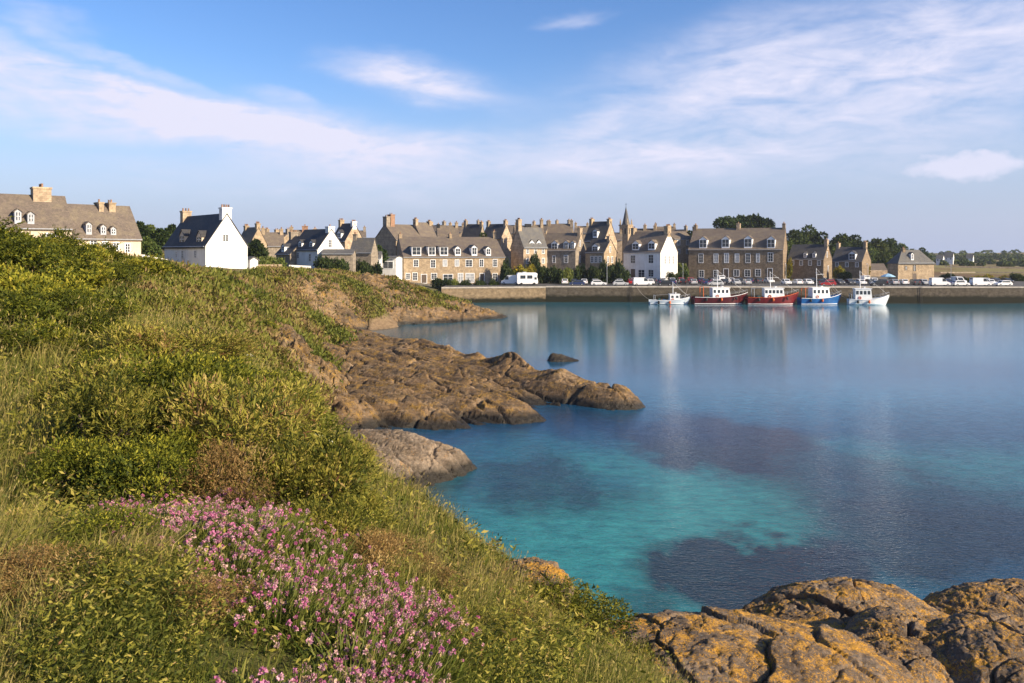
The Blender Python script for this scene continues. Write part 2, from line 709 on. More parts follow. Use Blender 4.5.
M = {}
M['granite'] = masonry('granite', (0.45, 0.36, 0.255), (0.34, 0.275, 0.20), (0.48, 0.42, 0.33))
M['granite_dark'] = masonry('granite_dark', (0.28, 0.22, 0.16), (0.20, 0.16, 0.12), (0.32, 0.28, 0.22))
M['granite_pale'] = masonry('granite_pale', (0.50, 0.40, 0.295), (0.39, 0.315, 0.235), (0.52, 0.45, 0.37))
M['granite_grey'] = masonry('granite_grey', (0.34, 0.30, 0.25), (0.26, 0.23, 0.195), (0.4, 0.37, 0.33))
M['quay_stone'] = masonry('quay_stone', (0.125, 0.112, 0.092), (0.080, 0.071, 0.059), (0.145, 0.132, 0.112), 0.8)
def tide_stain(m, top):
    """weed and wet below the high-water line of a harbour wall"""
    nt = m.node_tree
    N, L = nt.nodes, nt.links
    b = N['Principled BSDF']
    src = b.inputs['Base Color'].links[0].from_socket
    g = N.new('ShaderNodeNewGeometry')
    sp = N.new('ShaderNodeSeparateXYZ')
    L.new(g.outputs['Position'], sp.inputs[0])
    n = noise_node(N, L, 0.8, 6, 0.7, g.outputs['Position'])
    zz = mathn(N, L, 'ADD', sp.outputs[2], mathn(N, L, 'MULTIPLY', n.outputs['Fac'], -1.6))
    mr = N.new('ShaderNodeMapRange')
    mr.inputs['From Min'].default_value = top - 1.3
    mr.inputs['From Max'].default_value = top - 0.6
    L.new(zz, mr.inputs['Value'])
    L.new(mixc(N, L, mr.outputs[0], (0.017, 0.017, 0.010), src), b.inputs['Base Color'])


tide_stain(M['quay_stone'], 1.9)
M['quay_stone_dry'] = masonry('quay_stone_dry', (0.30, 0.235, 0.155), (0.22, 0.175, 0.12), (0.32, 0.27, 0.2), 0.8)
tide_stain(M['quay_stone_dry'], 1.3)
M['coping'] = plain('coping', (0.40, 0.36, 0.30), 0.85, var=0.25, scale=0.8)
def weathered(name, col, dark):
    """lime render with rain streaks and damp blotches"""
    m, nt, N, L, b = mat_new(name)
    tc = N.new('ShaderNodeTexCoord')
    mp = N.new('ShaderNodeMapping')
    mp.inputs['Scale'].default_value = (1.6, 1.6, 0.16)
    L.new(tc.outputs['Object'], mp.inputs['Vector'])
    n = noise_node(N, L, 1.0, 6, 0.65, mp.outputs[0])
    r = ramp(N, [(0.36, dark), (0.58, col)])
    L.new(n.outputs['Fac'], r.inputs[0])
    n2 = noise_node(N, L, 0.5, 5, 0.6, tc.outputs['Object'])
    r2 = ramp(N, [(0.3, (0.84, 0.83, 0.80)), (0.6, (1, 1, 1))])
    L.new(n2.outputs['Fac'], r2.inputs[0])
    L.new(mixc(N, L, 1.0, r.outputs[0], r2.outputs[0], 'MULTIPLY'), b.inputs['Base Color'])
    b.inputs['Roughness'].default_value = 0.85
    b.inputs['Specular IOR Level'].default_value = 0.2
    return m


M['white_render'] = weathered('white_render', (0.78, 0.77, 0.74), (0.71, 0.69, 0.655))
M['cream_render'] = weathered('cream_render', (0.70, 0.57, 0.42), (0.61, 0.49, 0.36))
M['slate'] = roofing('slate', (0.060, 0.060, 0.064), (0.042, 0.042, 0.046), (0.13, 0.115, 0.08), 0.35)
M['slate_brown'] = roofing('slate_brown', (0.17, 0.135, 0.105), (0.125, 0.10, 0.08), (0.24, 0.195, 0.12), 0.6)
M['slate_grey'] = roofing('slate_grey', (0.125, 0.120, 0.115), (0.09, 0.088, 0.086), (0.19, 0.17, 0.12), 0.5)
M['white_paint'] = plain('white_paint', (0.80, 0.80, 0.79), 0.45, var=0.05)
M['grey_paint'] = plain('grey_paint', (0.35, 0.37, 0.40), 0.5)
M['blue_paint'] = plain('blue_paint', (0.06, 0.15, 0.30), 0.4)
M['door_paint'] = plain('door_paint', (0.10, 0.075, 0.055), 0.5)
M['terracotta'] = plain('terracotta', (0.27, 0.155, 0.095), 0.8, var=0.3)
M['pot_dark'] = plain('pot_dark', (0.14, 0.09, 0.06), 0.8)
M['glass'] = plain('glass', (0.035, 0.042, 0.05), 0.12, var=0.3, scale=0.6, spec=0.5)
M['curtain_glass'] = plain('curtain_glass', (0.30, 0.31, 0.32), 0.2, var=0.35, scale=1.2, spec=0.5)
M['black'] = plain('black', (0.02, 0.02, 0.02), 0.6)
M['steel'] = plain('steel', (0.40, 0.41, 0.42), 0.4, metal=0.6)
M['bark'] = plain('bark', (0.10, 0.075, 0.05), 0.9, var=0.35, scale=3)
M['rock_warm'] = rock_mat('rock_warm', ((0.085, 0.055, 0.031), (0.22, 0.145, 0.078), (0.33, 0.24, 0.145)), 0.55, lichen=(0.36, 0.20, 0.035))
M['rock_orange'] = rock_mat('rock_orange', ((0.06, 0.040, 0.022), (0.22, 0.145, 0.070), (0.31, 0.225, 0.13)), 0.55, lichen=(0.40, 0.22, 0.03))
M['rock_dark'] = rock_mat('rock_dark', ((0.03, 0.024, 0.015), (0.055, 0.042, 0.025), (0.09, 0.07, 0.04)), 0.0)
M['rock_pale'] = rock_mat('rock_pale', ((0.16, 0.12, 0.085), (0.30, 0.235, 0.165), (0.42, 0.34, 0.25)), 0.1, band=0.55)
M['rock_near'] = rock_mat('rock_near', ((0.085, 0.062, 0.044), (0.175, 0.130, 0.090), (0.27, 0.21, 0.15)), 0.74, wet=False, scale=3.0, lichen=(0.56, 0.275, 0.03), band=0.25)
M['grass'] = foliage('grass', [(0.0, (0.055, 0.085, 0.012)), (0.3, (0.15, 0.17, 0.028)), (0.55, (0.28, 0.255, 0.060)), (0.8, (0.40, 0.31, 0.11)), (1.0, (0.44, 0.33, 0.15))], 0.35, 0.0)
M['leafy'] = foliage('leafy', [(0.0, (0.030, 0.042, 0.008)), (0.35, (0.105, 0.118, 0.018)), (0.6, (0.28, 0.255, 0.038)), (0.8, (0.44, 0.36, 0.08)), (0.92, (0.42, 0.29, 0.11)), (1.0, (0.22, 0.11, 0.05))], 0.35, 0.15)
M['thicket'] = foliage('thicket', [(0.0, (0.024, 0.036, 0.006)), (0.4, (0.088, 0.104, 0.012)), (0.75, (0.27, 0.255, 0.024)), (1.0, (0.42, 0.345, 0.05))], 0.3, 0.2)
M['heath'] = foliage('heath', [(0.0, (0.050, 0.065, 0.010)), (0.3, (0.13, 0.145, 0.022)), (0.5, (0.20, 0.19, 0.035)), (0.7, (0.22, 0.145, 0.065)), (0.85, (0.20, 0.125, 0.065)), (1.0, (0.36, 0.27, 0.09))], 0.2, 0.1)
M['tree_dark'] = foliage('tree_dark', [(0.0, (0.015, 0.03, 0.008)), (0.5, (0.040, 0.065, 0.015)), (1.0, (0.10, 0.125, 0.025))], 0.2, 0.3)
M['tree_green'] = foliage('tree_green', [(0.0, (0.026, 0.045, 0.010)), (0.5, (0.075, 0.105, 0.022)), (1.0, (0.16, 0.175, 0.04))], 0.2, 0.3)
M['hedge_green'] = foliage('hedge_green', [(0.0, (0.015, 0.030, 0.010)), (0.5, (0.035, 0.055, 0.016)), (1.0, (0.08, 0.10, 0.024))], 0.2, 0.25)
M['gorse'] = foliage('gorse', [(0.0, (0.07, 0.09, 0.012)), (0.5, (0.22, 0.19, 0.02)), (1.0, (0.45, 0.32, 0.02))], 0.2, 0.25)
M['rust'] = foliage('rust', [(0.0, (0.06, 0.045, 0.015)), (0.4, (0.17, 0.105, 0.035)), (0.7, (0.30, 0.18, 0.06)), (1.0, (0.42, 0.30, 0.12))], 0.25, 0.2)
M['blossom'] = foliage('blossom', [(0.0, (0.46, 0.10, 0.25)), (0.3, (0.54, 0.20, 0.33)), (0.6, (0.60, 0.35, 0.40)), (0.8, (0.58, 0.41, 0.32)), (1.0, (0.42, 0.29, 0.15))], 0.25, 0.2)
M['umbel_white'] = foliage('umbel_white', [(0.0, (0.6, 0.62, 0.42)), (1.0, (0.78, 0.78, 0.66))], 0.2, 0.1)
M['yellow_flower'] = foliage('yellow_flower', [(0.0, (0.55, 0.38, 0.01)), (1.0, (0.75, 0.55, 0.02))], 0.2, 0.1)
# ------------------------------------------------------------------ terrain
QUAY_Z = 4.1
QC = (8.8, 207.0)                       # the corner of the quay
QE = (330.0, 197.5)                      # its far right end
QW = (-18.0, 203.0)                      # the slip wall running left from the corner
TER = [
    # behind and beside the camera
    (0, -10, 11.9), (-15, -10, 12.6), (-40, -10, 14), (10, -10, 9.5), (20, -12, 5), (30, -5, -2), (0, -3, 11.5), (-20, -60, 15), (40, -60, 3), (60, -30, -4),
    P(0, 683, 3), P(250, 683, 3.2), P(450, 690, 3.7), P(600, 690, 4.9), P(0, 540, 5.5), P(250, 545, 5.2), P(420, 620, 5.2), P(540, 640, 6.6),
    P(640, 676, 8.0), P(560, 603, 8.4), P(500, 566, 9), P(400, 492, 11), P(300, 407, 14), P(250, 356, 18), P(200, 310, 25),
    P(0, 420, 9.5), P(100, 420, 9.5), P(200, 435, 9.5), P(300, 500, 7.6), P(0, 335, 18), P(100, 335, 20), P(350, 540, 7.6),
    (-25, 10, 13.0), (-30, 25, 13.4), (-60, 30, 15), (-60, 0, 15),
    # seaward side of the crest falls away to the cove
    (1.9, 9.5, 8.0), (3.5, 10.5, 7.5), (5.2, 10.5, 7.4), (7.5, 10, 7.2), (9.5, 8, 6.9), (6, 6, 8.2), (4, 6, 8.5), (9, 2, 8.3), (3, 4.2, 9.4), (4, 12, 6.7), (7, 12, 6.4),
    (3, 14, 4.5), (6, 14.5, 4.0), (10, 13, 3.0), (5, 20, 0.2), (9, 18, -0.6), (14, 10, 0.0), (18, 6, 0.2), (20, 12, -3), (2, 26, -0.6), (12, 24, -4), (4, 30, -2.5),
    (0, 20, 3.0), (-1.5, 16, 5.8), (-4, 30, 2.3), (-1.5, 31, 0.1), (-3.2, 39, -0.2), (1, 36, -2.5), (-5.5, 21, 6.0), (-9, 32, 4.5), (-8.5, 40, 1.3),
    (-5, 45, 0.0), (-1, 48, -2.5), (-8, 52, -0.3), (-5, 53, -1.8), (-10, 49, 1.0), (-12, 59, 0.4), (-9.5, 59.5, -0.4), (-5, 62, -0.6), (2, 66, -0.8), (3, 55, -3), (15, 64, -4), (5, 76, -2.5), (-3, 85, -0.8),
    (-5, 97, -2), (-10, 88, 0.3), (-12, 103, -0.6), (-20, 108, -0.1), (-25, 119, -0.1), (-14, 121, -2), (-30, 128, 0.2), (-24, 131, -0.3), (-20, 143, -0.5), (-8, 138, -3), (-3, 156, -1.0), (5, 160, -3),
    (-9, 178, -0.6), (-16, 200, -0.2), (-4, 195, -2.0), (5, 203, -3),
    # middle slope and the second bluff
    P(320, 418, 55), P(330, 382, 68), P(280, 342, 62), P(230, 302, 60), P(300, 312, 85), P(350, 366, 85), P(250, 330, 42), P(220, 300, 38), P(270, 372, 36),
    P(260, 283, 95), P(300, 324, 105), P(340, 280, 140), P(300, 276, 130), P(400, 285, 150), P(430, 294, 160), P(380, 308, 140), P(300, 303, 120), P(440, 298, 175), P(470, 303, 172), P(425, 293, 195),
    P(0, 262, 40), P(70, 266, 45), P(140, 274, 55), P(200, 278, 75), P(0, 254, 80), P(70, 259, 115), P(140, 262, 118), P(170, 275, 140), P(245, 275, 140), P(280, 272, 160),
    P(330, 277, 180), P(380, 281, 190), (-110, 80, 15), (-140, 150, 16), (-100, 220, 14), (-60, 230, 9), (-200, 0, 18), (-250, 300, 20),
    # town and the flats on the right
    (-28, 212, 4.0), (-20, 228, 4.1), (0, 228, 4.05), (10, 225, 4.0), (60, 222, 4.0), (120, 220, 4.0), (200, 218, 4.0), (330, 215, 4.0), (-30, 245, 5.2), (0, 250, 4.2), (60, 255, 4.05), (120, 255, 4.05),
    (-40, 300, 9), (0, 300, 7.5), (50, 300, 6.5), (100, 300, 4.6), (0, 380, 12), (60, 380, 12), (-90, 340, 14), (130, 380, 6), (150, 450, 10), (110, 430, 14), (200, 440, 6), (260, 380, 4.3), (400, 400, 4.0),
    (190, 330, 4.1), (300, 550, 3.5), (150, 700, 8), (300, 1000, 5), (800, 1000, 5), (500, 700, 3.5), (0, 900, 10), (-500, 800, 25), (0, 2500, 6), (1500, 2500, 8), (-1500, 2000, 20), (3500, 1000, 3), (-3500, 1000, 15), (0, 5000, 6), (4000, 4500, 6), (-4000, 4500, 6),
    # sea bed off the quay and to the right
    (12, 198, -4), (60, 199, -4), (150, 195, -4), (330, 188, -4), (30, 150, -5), (100, 150, -5), (60, 100, -5), (150, 80, -5), (40, 60, -5), (25, 40, -4.5), (60, 20, -5), (200, 0, -6), (100, -60, -6), (400, 60, -6), (700, 150, -5), (600, 205, 2), (900, 220, 3),
]
ter_rbf = RBF(TER, 0.5)
FAR_HILL = [(330, 900, 150, 90, 3), (620, 1000, 200, 110, 6), (900, 1050, 260, 120, 6)]


def ground(x, y, detail=True):
    x, y = np.asarray(x, float), np.asarray(y, float)
    z = ter_rbf(x, y)
    r = np.hypot(x, y)
    for cx, cy, sx, sy, h in FAR_HILL:
        z = z + h * np.exp(-((x - cx) / sx) ** 2 - ((y - cy) / sy) ** 2)
    if detail:
        amp = np.clip((r - 2) / 30, 0, 1) * np.clip((230 - y) / 25, 0, 1)
        z = z + fbm(x / 7, y / 7, seed=3) * 0.55 * amp * np.clip(z + 0.8, 0.1, 1) + fbm(x / 1.3, y / 1.3, seed=9, octv=3) * 0.06
    return z


ROCKS = []
QX = [QW[0], QC[0], QE[0]]
QY = [QW[1], QC[1], QE[1]]


def carve(x, y, z):
    """bed the rocks into the soil and cut the harbour basin square to the quay"""
    z = z.copy()
    for f, (x0, x1, y0, y1) in ROCKS:
        m = (x > x0) & (x < x1) & (y > y0) & (y < y1)
        if m.any():
            r = f(x[m], y[m])
            z[m] = np.where(r > z[m] - 0.5, np.minimum(z[m], r - 1.1), z[m])
    yq = np.interp(x, QX, QY) + 3.6
    inx = (x > QW[0] + 1.5) & (x < QE[0] + 200)
    z = np.where(inx & (y < yq) & (y > yq - 24), np.minimum(z, -0.7), z)
    z = np.where(inx & (y >= yq) & (y < yq + 30) & (x < QE[0]), np.clip(z, 3.6, 3.95), z)
    return z


def make_terrain():
    na_f, na_b = 470, 60
    ang = np.concatenate([np.linspace(-48, 48, na_f), np.linspace(48, 312, na_b + 2)[1:-1]])
    ang = np.radians(ang)
    r = np.concatenate([np.geomspace(0.5, 300, 430), np.geomspace(310, 9000, 50)])
    A, R = np.meshgrid(ang, r, indexing='ij')
    X, Y = np.sin(A) * R, np.cos(A) * R
    Z = carve(X, Y, ground(X, Y))
    na, nr = A.shape
    V = np.stack([X, Y, Z], -1).reshape(-1, 3)
    i, j = np.meshgrid(np.arange(na), np.arange(nr - 1), indexing='ij')
    i2 = (i + 1) % na
    q = np.stack([i * nr + j, i2 * nr + j, i2 * nr + j + 1, i * nr + j + 1], -1).reshape(-1, 4)
    V = np.concatenate([V, [[0, 0, float(ground(np.array([0.0]), np.array([0.0]))[0])]]])
    c = len(V) - 1
    k = np.arange(na)
    t = np.stack([np.full(na, c), ((k + 1) % na) * nr, k * nr], -1)
    # what the ground is made of, by place
    x, y, z = V.T
    n = fbm(x / 9, y / 9, seed=21)
    n2 = fbm(x / 2.5, y / 2.5, seed=22, octv=4)
    col = np.empty((len(V), 3))
    grass = np.array([0.10, 0.105, 0.028])
    dry = np.array([0.20, 0.16, 0.065])
    heath = np.array([0.135, 0.090, 0.045])
    stone = np.array([0.20, 0.14, 0.085])
    sand = np.array([0.20, 0.16, 0.10])
    mix = lambda a, b, f: a + (b - a) * f[:, None]
    col[:] = grass
    col = mix(col, dry[None], np.clip(n * 1.6 + 0.35, 0, 1))
    col = mix(col, heath[None], np.clip(n2 * 2.2 + 0.15, 0, 1) * 0.8 * (y < 240) * (y > 12))
    low = np.clip((3.0 + 1.6 * n - z) / 1.4, 0, 1) * (y < 215)
    col = mix(col, stone[None], low)
    col = mix(col, sand[None], np.clip((-0.2 - z) / 0.5, 0, 1))
    town = np.clip((y - 212) / 8, 0, 1) * np.clip((420 - y) / 60, 0, 1) * np.clip((x + 75) / 15, 0, 1) * np.clip((190 - x) / 30, 0, 1)
    col = mix(col, np.array([[0.16, 0.145, 0.12]]), town)
    flats = np.clip((x - 140) / 30, 0, 1) * np.clip((y - 215) / 15, 0, 1)
    fcol = mix(np.repeat(np.array([[0.22, 0.19, 0.075]]), len(V), 0), np.array([[0.17, 0.11, 0.06]]), np.clip(fbm(x / 60, y / 14, seed=31) * 3 + 0.3, 0, 1))
    col = mix(col, fcol, flats)
    col = mix(col, np.array([[0.045, 0.07, 0.022]]), np.clip((y - 560) / 200, 0, 1) * np.clip(fbm(x / 120, y / 60, seed=33) * 3 + 0.6, 0, 1))
    m, nt, N, L, b = mat_new('soil')
    at = N.new('ShaderNodeAttribute')
    at.attribute_name = 'cover'
    g = N.new('ShaderNodeNewGeometry')
    nn = noise_node(N, L, 2.2, 9, 0.72, g.outputs['Position'])
    rr = ramp(N, [(0.3, (0.5, 0.48, 0.45)), (0.68, (1.3, 1.3, 1.25))])
    L.new(nn.outputs['Fac'], rr.inputs[0])
    L.new(mixc(N, L, 1.0, at.outputs['Color'], rr.outputs[0], 'MULTIPLY'), b.inputs['Base Color'])
    b.inputs['Roughness'].default_value = 0.95
    b.inputs['Specular IOR Level'].default_value = 0.1
    bp = N.new('ShaderNodeBump')
    bp.inputs['Strength'].default_value = 0.8
    bp.inputs['Distance'].default_value = 0.15
    L.new(nn.outputs['Fac'], bp.inputs['Height'])
    L.new(bp.outputs[0], b.inputs['Normal'])
    o = mesh_np('ground', V, [q, t], m, attrs={'cover': col}, smooth=True)
    tag(o, 'grassy headland, shore and low land behind the harbour', kind='structure')



# ------------------------------------------------------------------ sea
def make_sea():
    ang = np.radians(np.linspace(-60, 60, 520))
    r = np.concatenate([np.geomspace(14, 320, 620), np.geomspace(330, 12000, 30)])
    A, R = np.meshgrid(ang, r, indexing='ij')
    X, Y = np.sin(A) * R, np.cos(A) * R
    na, nr = A.shape
    V = np.stack([X, Y, np.zeros_like(X)], -1).reshape(-1, 3)
    i, j = np.meshgrid(np.arange(na - 1), np.arange(nr - 1), indexing='ij')
    q = np.stack([i * nr + j, (i + 1) * nr + j, (i + 1) * nr + j + 1, i * nr + j + 1], -1).reshape(-1, 4)
    x, y = V[:, 0], V[:, 1]
    wx = x + fbm(x / 9, y / 13, seed=41) * 4.5 + fbm(x / 2.0, y / 3.0, seed=42, octv=6, gain=0.62) * 2.0
    wy = y + fbm(x / 9, y / 13, seed=43) * 7.0 + fbm(x / 2.0, y / 3.0, seed=44, octv=6, gain=0.62) * 3.0

    def blob(px, py, hw, up, dn, soft=0.5):
        """sea-bed patch drawn round the water point seen at px, py"""
        cx, cy = water_pt(px, py)
        _, y1 = water_pt(px, py - up)
        _, y0 = water_pt(px, py + dn)
        rx = hw / F * cy
        d = np.hypot((wx - cx) / rx, np.where(wy > cy, (wy - cy) / (y1 - cy), (wy - cy) / (cy - y0)))
        return np.clip((1 + soft - d) / (2 * soft), 0, 1) ** 1.2

    mixv = lambda a, b, f: a + (np.array(b) - a) * f[:, None]
    deep = np.array([0.013, 0.070, 0.130])
    col = np.repeat(deep[None], len(V), 0)
    col = mixv(col, [0.028, 0.125, 0.165], np.clip((y - 95) / 60, 0, 1))
    for b, c, k in SEA_BED:
        col = mixv(col, c, blob(*b) * k)
    dep = -ter_rbf(x, y)
    near = np.clip((0.9 - dep) / 0.9, 0, 1) * (y < 215) * (y > 18)
    col = mixv(col, [0.065, 0.050, 0.022], near * 0.85)
    m, nt, N, L, b = mat_new('sea_water')
    N.remove(b)
    at = N.new('ShaderNodeAttribute')
    at.attribute_name = 'bed'
    g = N.new('ShaderNodeNewGeometry')
    mp = N.new('ShaderNodeMapping')
    mp.inputs['Scale'].default_value = (0.8, 1.7, 1)
    mp.inputs['Rotation'].default_value = (0, 0, math.radians(14))
    L.new(g.outputs['Position'], mp.inputs['Vector'])
    n1 = noise_node(N, L, 1.5, 6, 0.6, mp.outputs[0], 0.5)
    n0 = noise_node(N, L, 4.6, 3, 0.5, mp.outputs[0], 0.8)
    n2 = noise_node(N, L, 0.16, 3, 0.5, mp.outputs[0])
    n3 = noise_node(N, L, 0.028, 3, 0.5, mp.outputs[0])
    calm = N.new('ShaderNodeMapRange')
    calm.inputs['From Min'].default_value = 0.38
    calm.inputs['From Max'].default_value = 0.62
    calm.inputs['To Min'].default_value = 0.35
    calm.inputs['To Max'].default_value = 1.0
    L.new(n3.outputs['Fac'], calm.inputs['Value'])
    hgt = mathn(N, L, 'ADD', mathn(N, L, 'MULTIPLY', mathn(N, L, 'MULTIPLY', n1.outputs['Fac'], 0.024), calm.outputs[0]), mathn(N, L, 'ADD', mathn(N, L, 'MULTIPLY', n2.outputs['Fac'], 0.030), mathn(N, L, 'MULTIPLY', n0.outputs['Fac'], 0.045)))
    spy = N.new('ShaderNodeSeparateXYZ')
    L.new(g.outputs['Position'], spy.inputs[0])
    lee = N.new('ShaderNodeMapRange')       # the water lies flatter in the lee of the quay
    lee.inputs['From Min'].default_value = 30
    lee.inputs['From Max'].default_value = 78
    lee.inputs['To Min'].default_value = 1.0
    lee.inputs['To Max'].default_value = 0.16
    L.new(spy.outputs[1], lee.inputs['Value'])
    hgt = mathn(N, L, 'MULTIPLY', hgt, lee.outputs[0])
    bp = N.new('ShaderNodeBump')
    bp.inputs['Strength'].default_value = 1.0
    bp.inputs['Distance'].default_value = 1.0
    L.new(hgt, bp.inputs['Height'])
    # sea-grass mottling of the bed, contrast raised to paint ripples into the colour
    mot = noise_node(N, L, 0.9, 7, 0.7, mp.outputs[0], 0.3)
    mr = ramp(N, [(0.3, (0.50, 0.55, 0.62)), (0.7, (1.32, 1.28, 1.22))])
    L.new(mot.outputs['Fac'], mr.inputs[0])
    c = mixc(N, L, 1.0, at.outputs['Color'], mr.outputs[0], 'MULTIPLY')
    df = N.new('ShaderNodeBsdfDiffuse')
    L.new(c, df.inputs['Color'])
    gl = N.new('ShaderNodeBsdfGlossy')
    gl.inputs['Roughness'].default_value = 0.03
    gl.inputs['Color'].default_value = (0.93, 0.95, 1.0, 1)
    L.new(bp.outputs[0], gl.inputs['Normal'])
    fr = N.new('ShaderNodeFresnel')
    fr.inputs['IOR'].default_value = 1.33
    L.new(bp.outputs[0], fr.inputs['Normal'])
    frs = mathn(N, L, 'MULTIPLY', fr.outputs[0], 0.92, True)
    mx = N.new('ShaderNodeMixShader')
    L.new(frs, mx.inputs[0])
    L.new(df.outputs[0], mx.inputs[1])
    L.new(gl.outputs[0], mx.inputs[2])
    L.new(mx.outputs[0], N['Material Output'].inputs['Surface'])
    o = mesh_np('sea_water', V, [q], m, attrs={'bed': col}, smooth=True)
    tag(o, 'clear harbour water, turquoise over sand and dark over weed', kind='structure')


TURQ, WEED = [0.030, 0.205, 0.205], [0.012, 0.023, 0.034]
SEA_BED = [
    ((610, 525, 235, 66, 130, 0.6), TURQ, 0.95),
    ((700, 505, 140, 30, 40, 0.5), TURQ, 0.8),
    ((580, 585, 130, 60, 60, 0.6), TURQ, 0.8),
    ((1000, 470, 190, 22, 26, 0.7), TURQ, 0.5),
    ((820, 395, 260, 22, 22, 0.7), [0.025, 0.17, 0.27], 0.6),
    ((640, 345, 150, 16, 14, 0.7), [0.025, 0.19, 0.25], 0.5),
    ((930, 350, 180, 14, 14, 0.7), [0.025, 0.17, 0.25], 0.5),
    ((745, 450, 95, 34, 34, 0.22), [0.020, 0.030, 0.044], 0.9),
    ((520, 480, 70, 16, 22, 0.5), WEED, 0.75),
    ((610, 425, 130, 22, 18, 0.6), [0.010, 0.035, 0.085], 0.7),
    ((755, 565, 135, 36, 60, 0.2), WEED, 0.95),
    ((930, 545, 150, 60, 60, 0.45), WEED, 0.85),
    ((900, 490, 110, 22, 30, 0.6), WEED, 0.55),
    ((640, 612, 40, 16, 30, 0.5), WEED, 0.6),
]
make_sea()


# ------------------------------------------------------------------ quay
def make_quay():
    def wall_run(name, a, b, thick, z1, mat, label, cope=True):
        a, b = Vector((*a, 0)), Vector((*b, 0))
        d = (b - a).normalized()
        n = Vector((-d.y, d.x, 0))
        L_ = (b - a).length
        root = empty(name, (a.x, a.y, 0), math.atan2(d.y, d.x))
        tag(root, label, 'wall')
        m = MB()
        m.loft([[(0, -0.35, -5), (L_, -0.35, -5), (L_, thick, -5), (0, thick, -5)], [(0, 0, z1 - 0.3), (L_, 0, z1 - 0.3), (L_, thick, z1 - 0.3), (0, thick, z1 - 0.3)]])
        m.build('wall_face', mat, root)
        if cope:
            c = MB()
            k = 0.0
            while k < L_:
                e = min(k + 2.4, L_)
                c.box(k + 0.01, e - 0.012, -0.14, 0.75, z1 - 0.297, z1 + 0.05 + 0.015 * math.sin(k * 1.7))
                k = e
            c.build('coping', M['coping'], root)
        return root
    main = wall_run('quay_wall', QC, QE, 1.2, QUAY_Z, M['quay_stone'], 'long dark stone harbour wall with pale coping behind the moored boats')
    d = (Vector(QE) - Vector(QC)).normalized()
    # water stains: iron ladders on the wall
    for k, t in enumerate((22.0, 58.0, 96.0, 131.0)):
        m = MB()
        for s in (-0.25, 0.25):
            m.tube([(t + s, -0.45, -1), (t + s, -0.25, QUAY_Z)], 0.04)
        for z in np.arange(-0.8, QUAY_Z, 0.4):
            m.tube([(t - 0.25, -0.43 + 0.03 * z, z), (t + 0.25, -0.43 + 0.03 * z, z)], 0.025, 5)
        m.build('ladder', M['black'], main)
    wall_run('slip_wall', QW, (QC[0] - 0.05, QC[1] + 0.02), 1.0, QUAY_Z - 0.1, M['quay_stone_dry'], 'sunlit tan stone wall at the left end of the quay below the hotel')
    m = MB()
    m.add([(QW[0], QW[1] + 1.0, QUAY_Z - 0.14), (QC[0], QC[1] + 0.9, QUAY_Z - 0.02), (QE[0], QE[1] + 1.1, QUAY_Z - 0.02), (QE[0], 238, QUAY_Z), (20, 244, QUAY_Z + 0.02), (QW[0], 240, QUAY_Z - 0.1)],
          [(0, 1, 2, 3, 4, 5)])
    asphalt = plain('asphalt', (0.085, 0.080, 0.072), 0.9, var=0.3, scale=0.6)
    o = m.build('quay_road', asphalt)
    tag(o, 'grey asphalt quay used as a car park', kind='structure')
    mk = MB()
    for k in range(46):
        t = 14 + k * 5.6
        x, y = QC[0] + d.x * t, QC[1] + d.y * t + 7.5
        mk.add([(x, y, QUAY_Z + 0.006), (x + 0.12, y, QUAY_Z + 0.006), (x + 0.12, y + 5, QUAY_Z + 0.012), (x, y + 5, QUAY_Z + 0.012)], [(0, 1, 2, 3)])
    tag(mk.build('road_marking', M['white_paint']), 'white parking bay lines on the quay', kind='structure')


make_quay()


# ------------------------------------------------------------------ rocks
def strata(x, y, ang, period, amp, seed, stretch=5.0, warp=0.35):
    """tilted slabs: a long gentle dip and a short broken edge"""
    c, s = math.cos(ang), math.sin(ang)
    u, v = x * c + y * s, -x * s + y * c
    v = v / period + warp * 2.2 * fbm(u / (period * stretch), v / (period * 2.2), seed=seed, octv=4)
    t = v - np.floor(v)
    saw = np.where(t < 0.84, t / 0.84, (1 - t) / 0.16)
    lev = _h(np.floor(v), np.floor(u / (period * stretch * 1.7) + 0.5 * fbm(v, v * 0, seed=seed + 5)), np.zeros_like(v), seed + 3)
    return amp * (saw - 0.5 + 0.7 * (lev - 0.5))


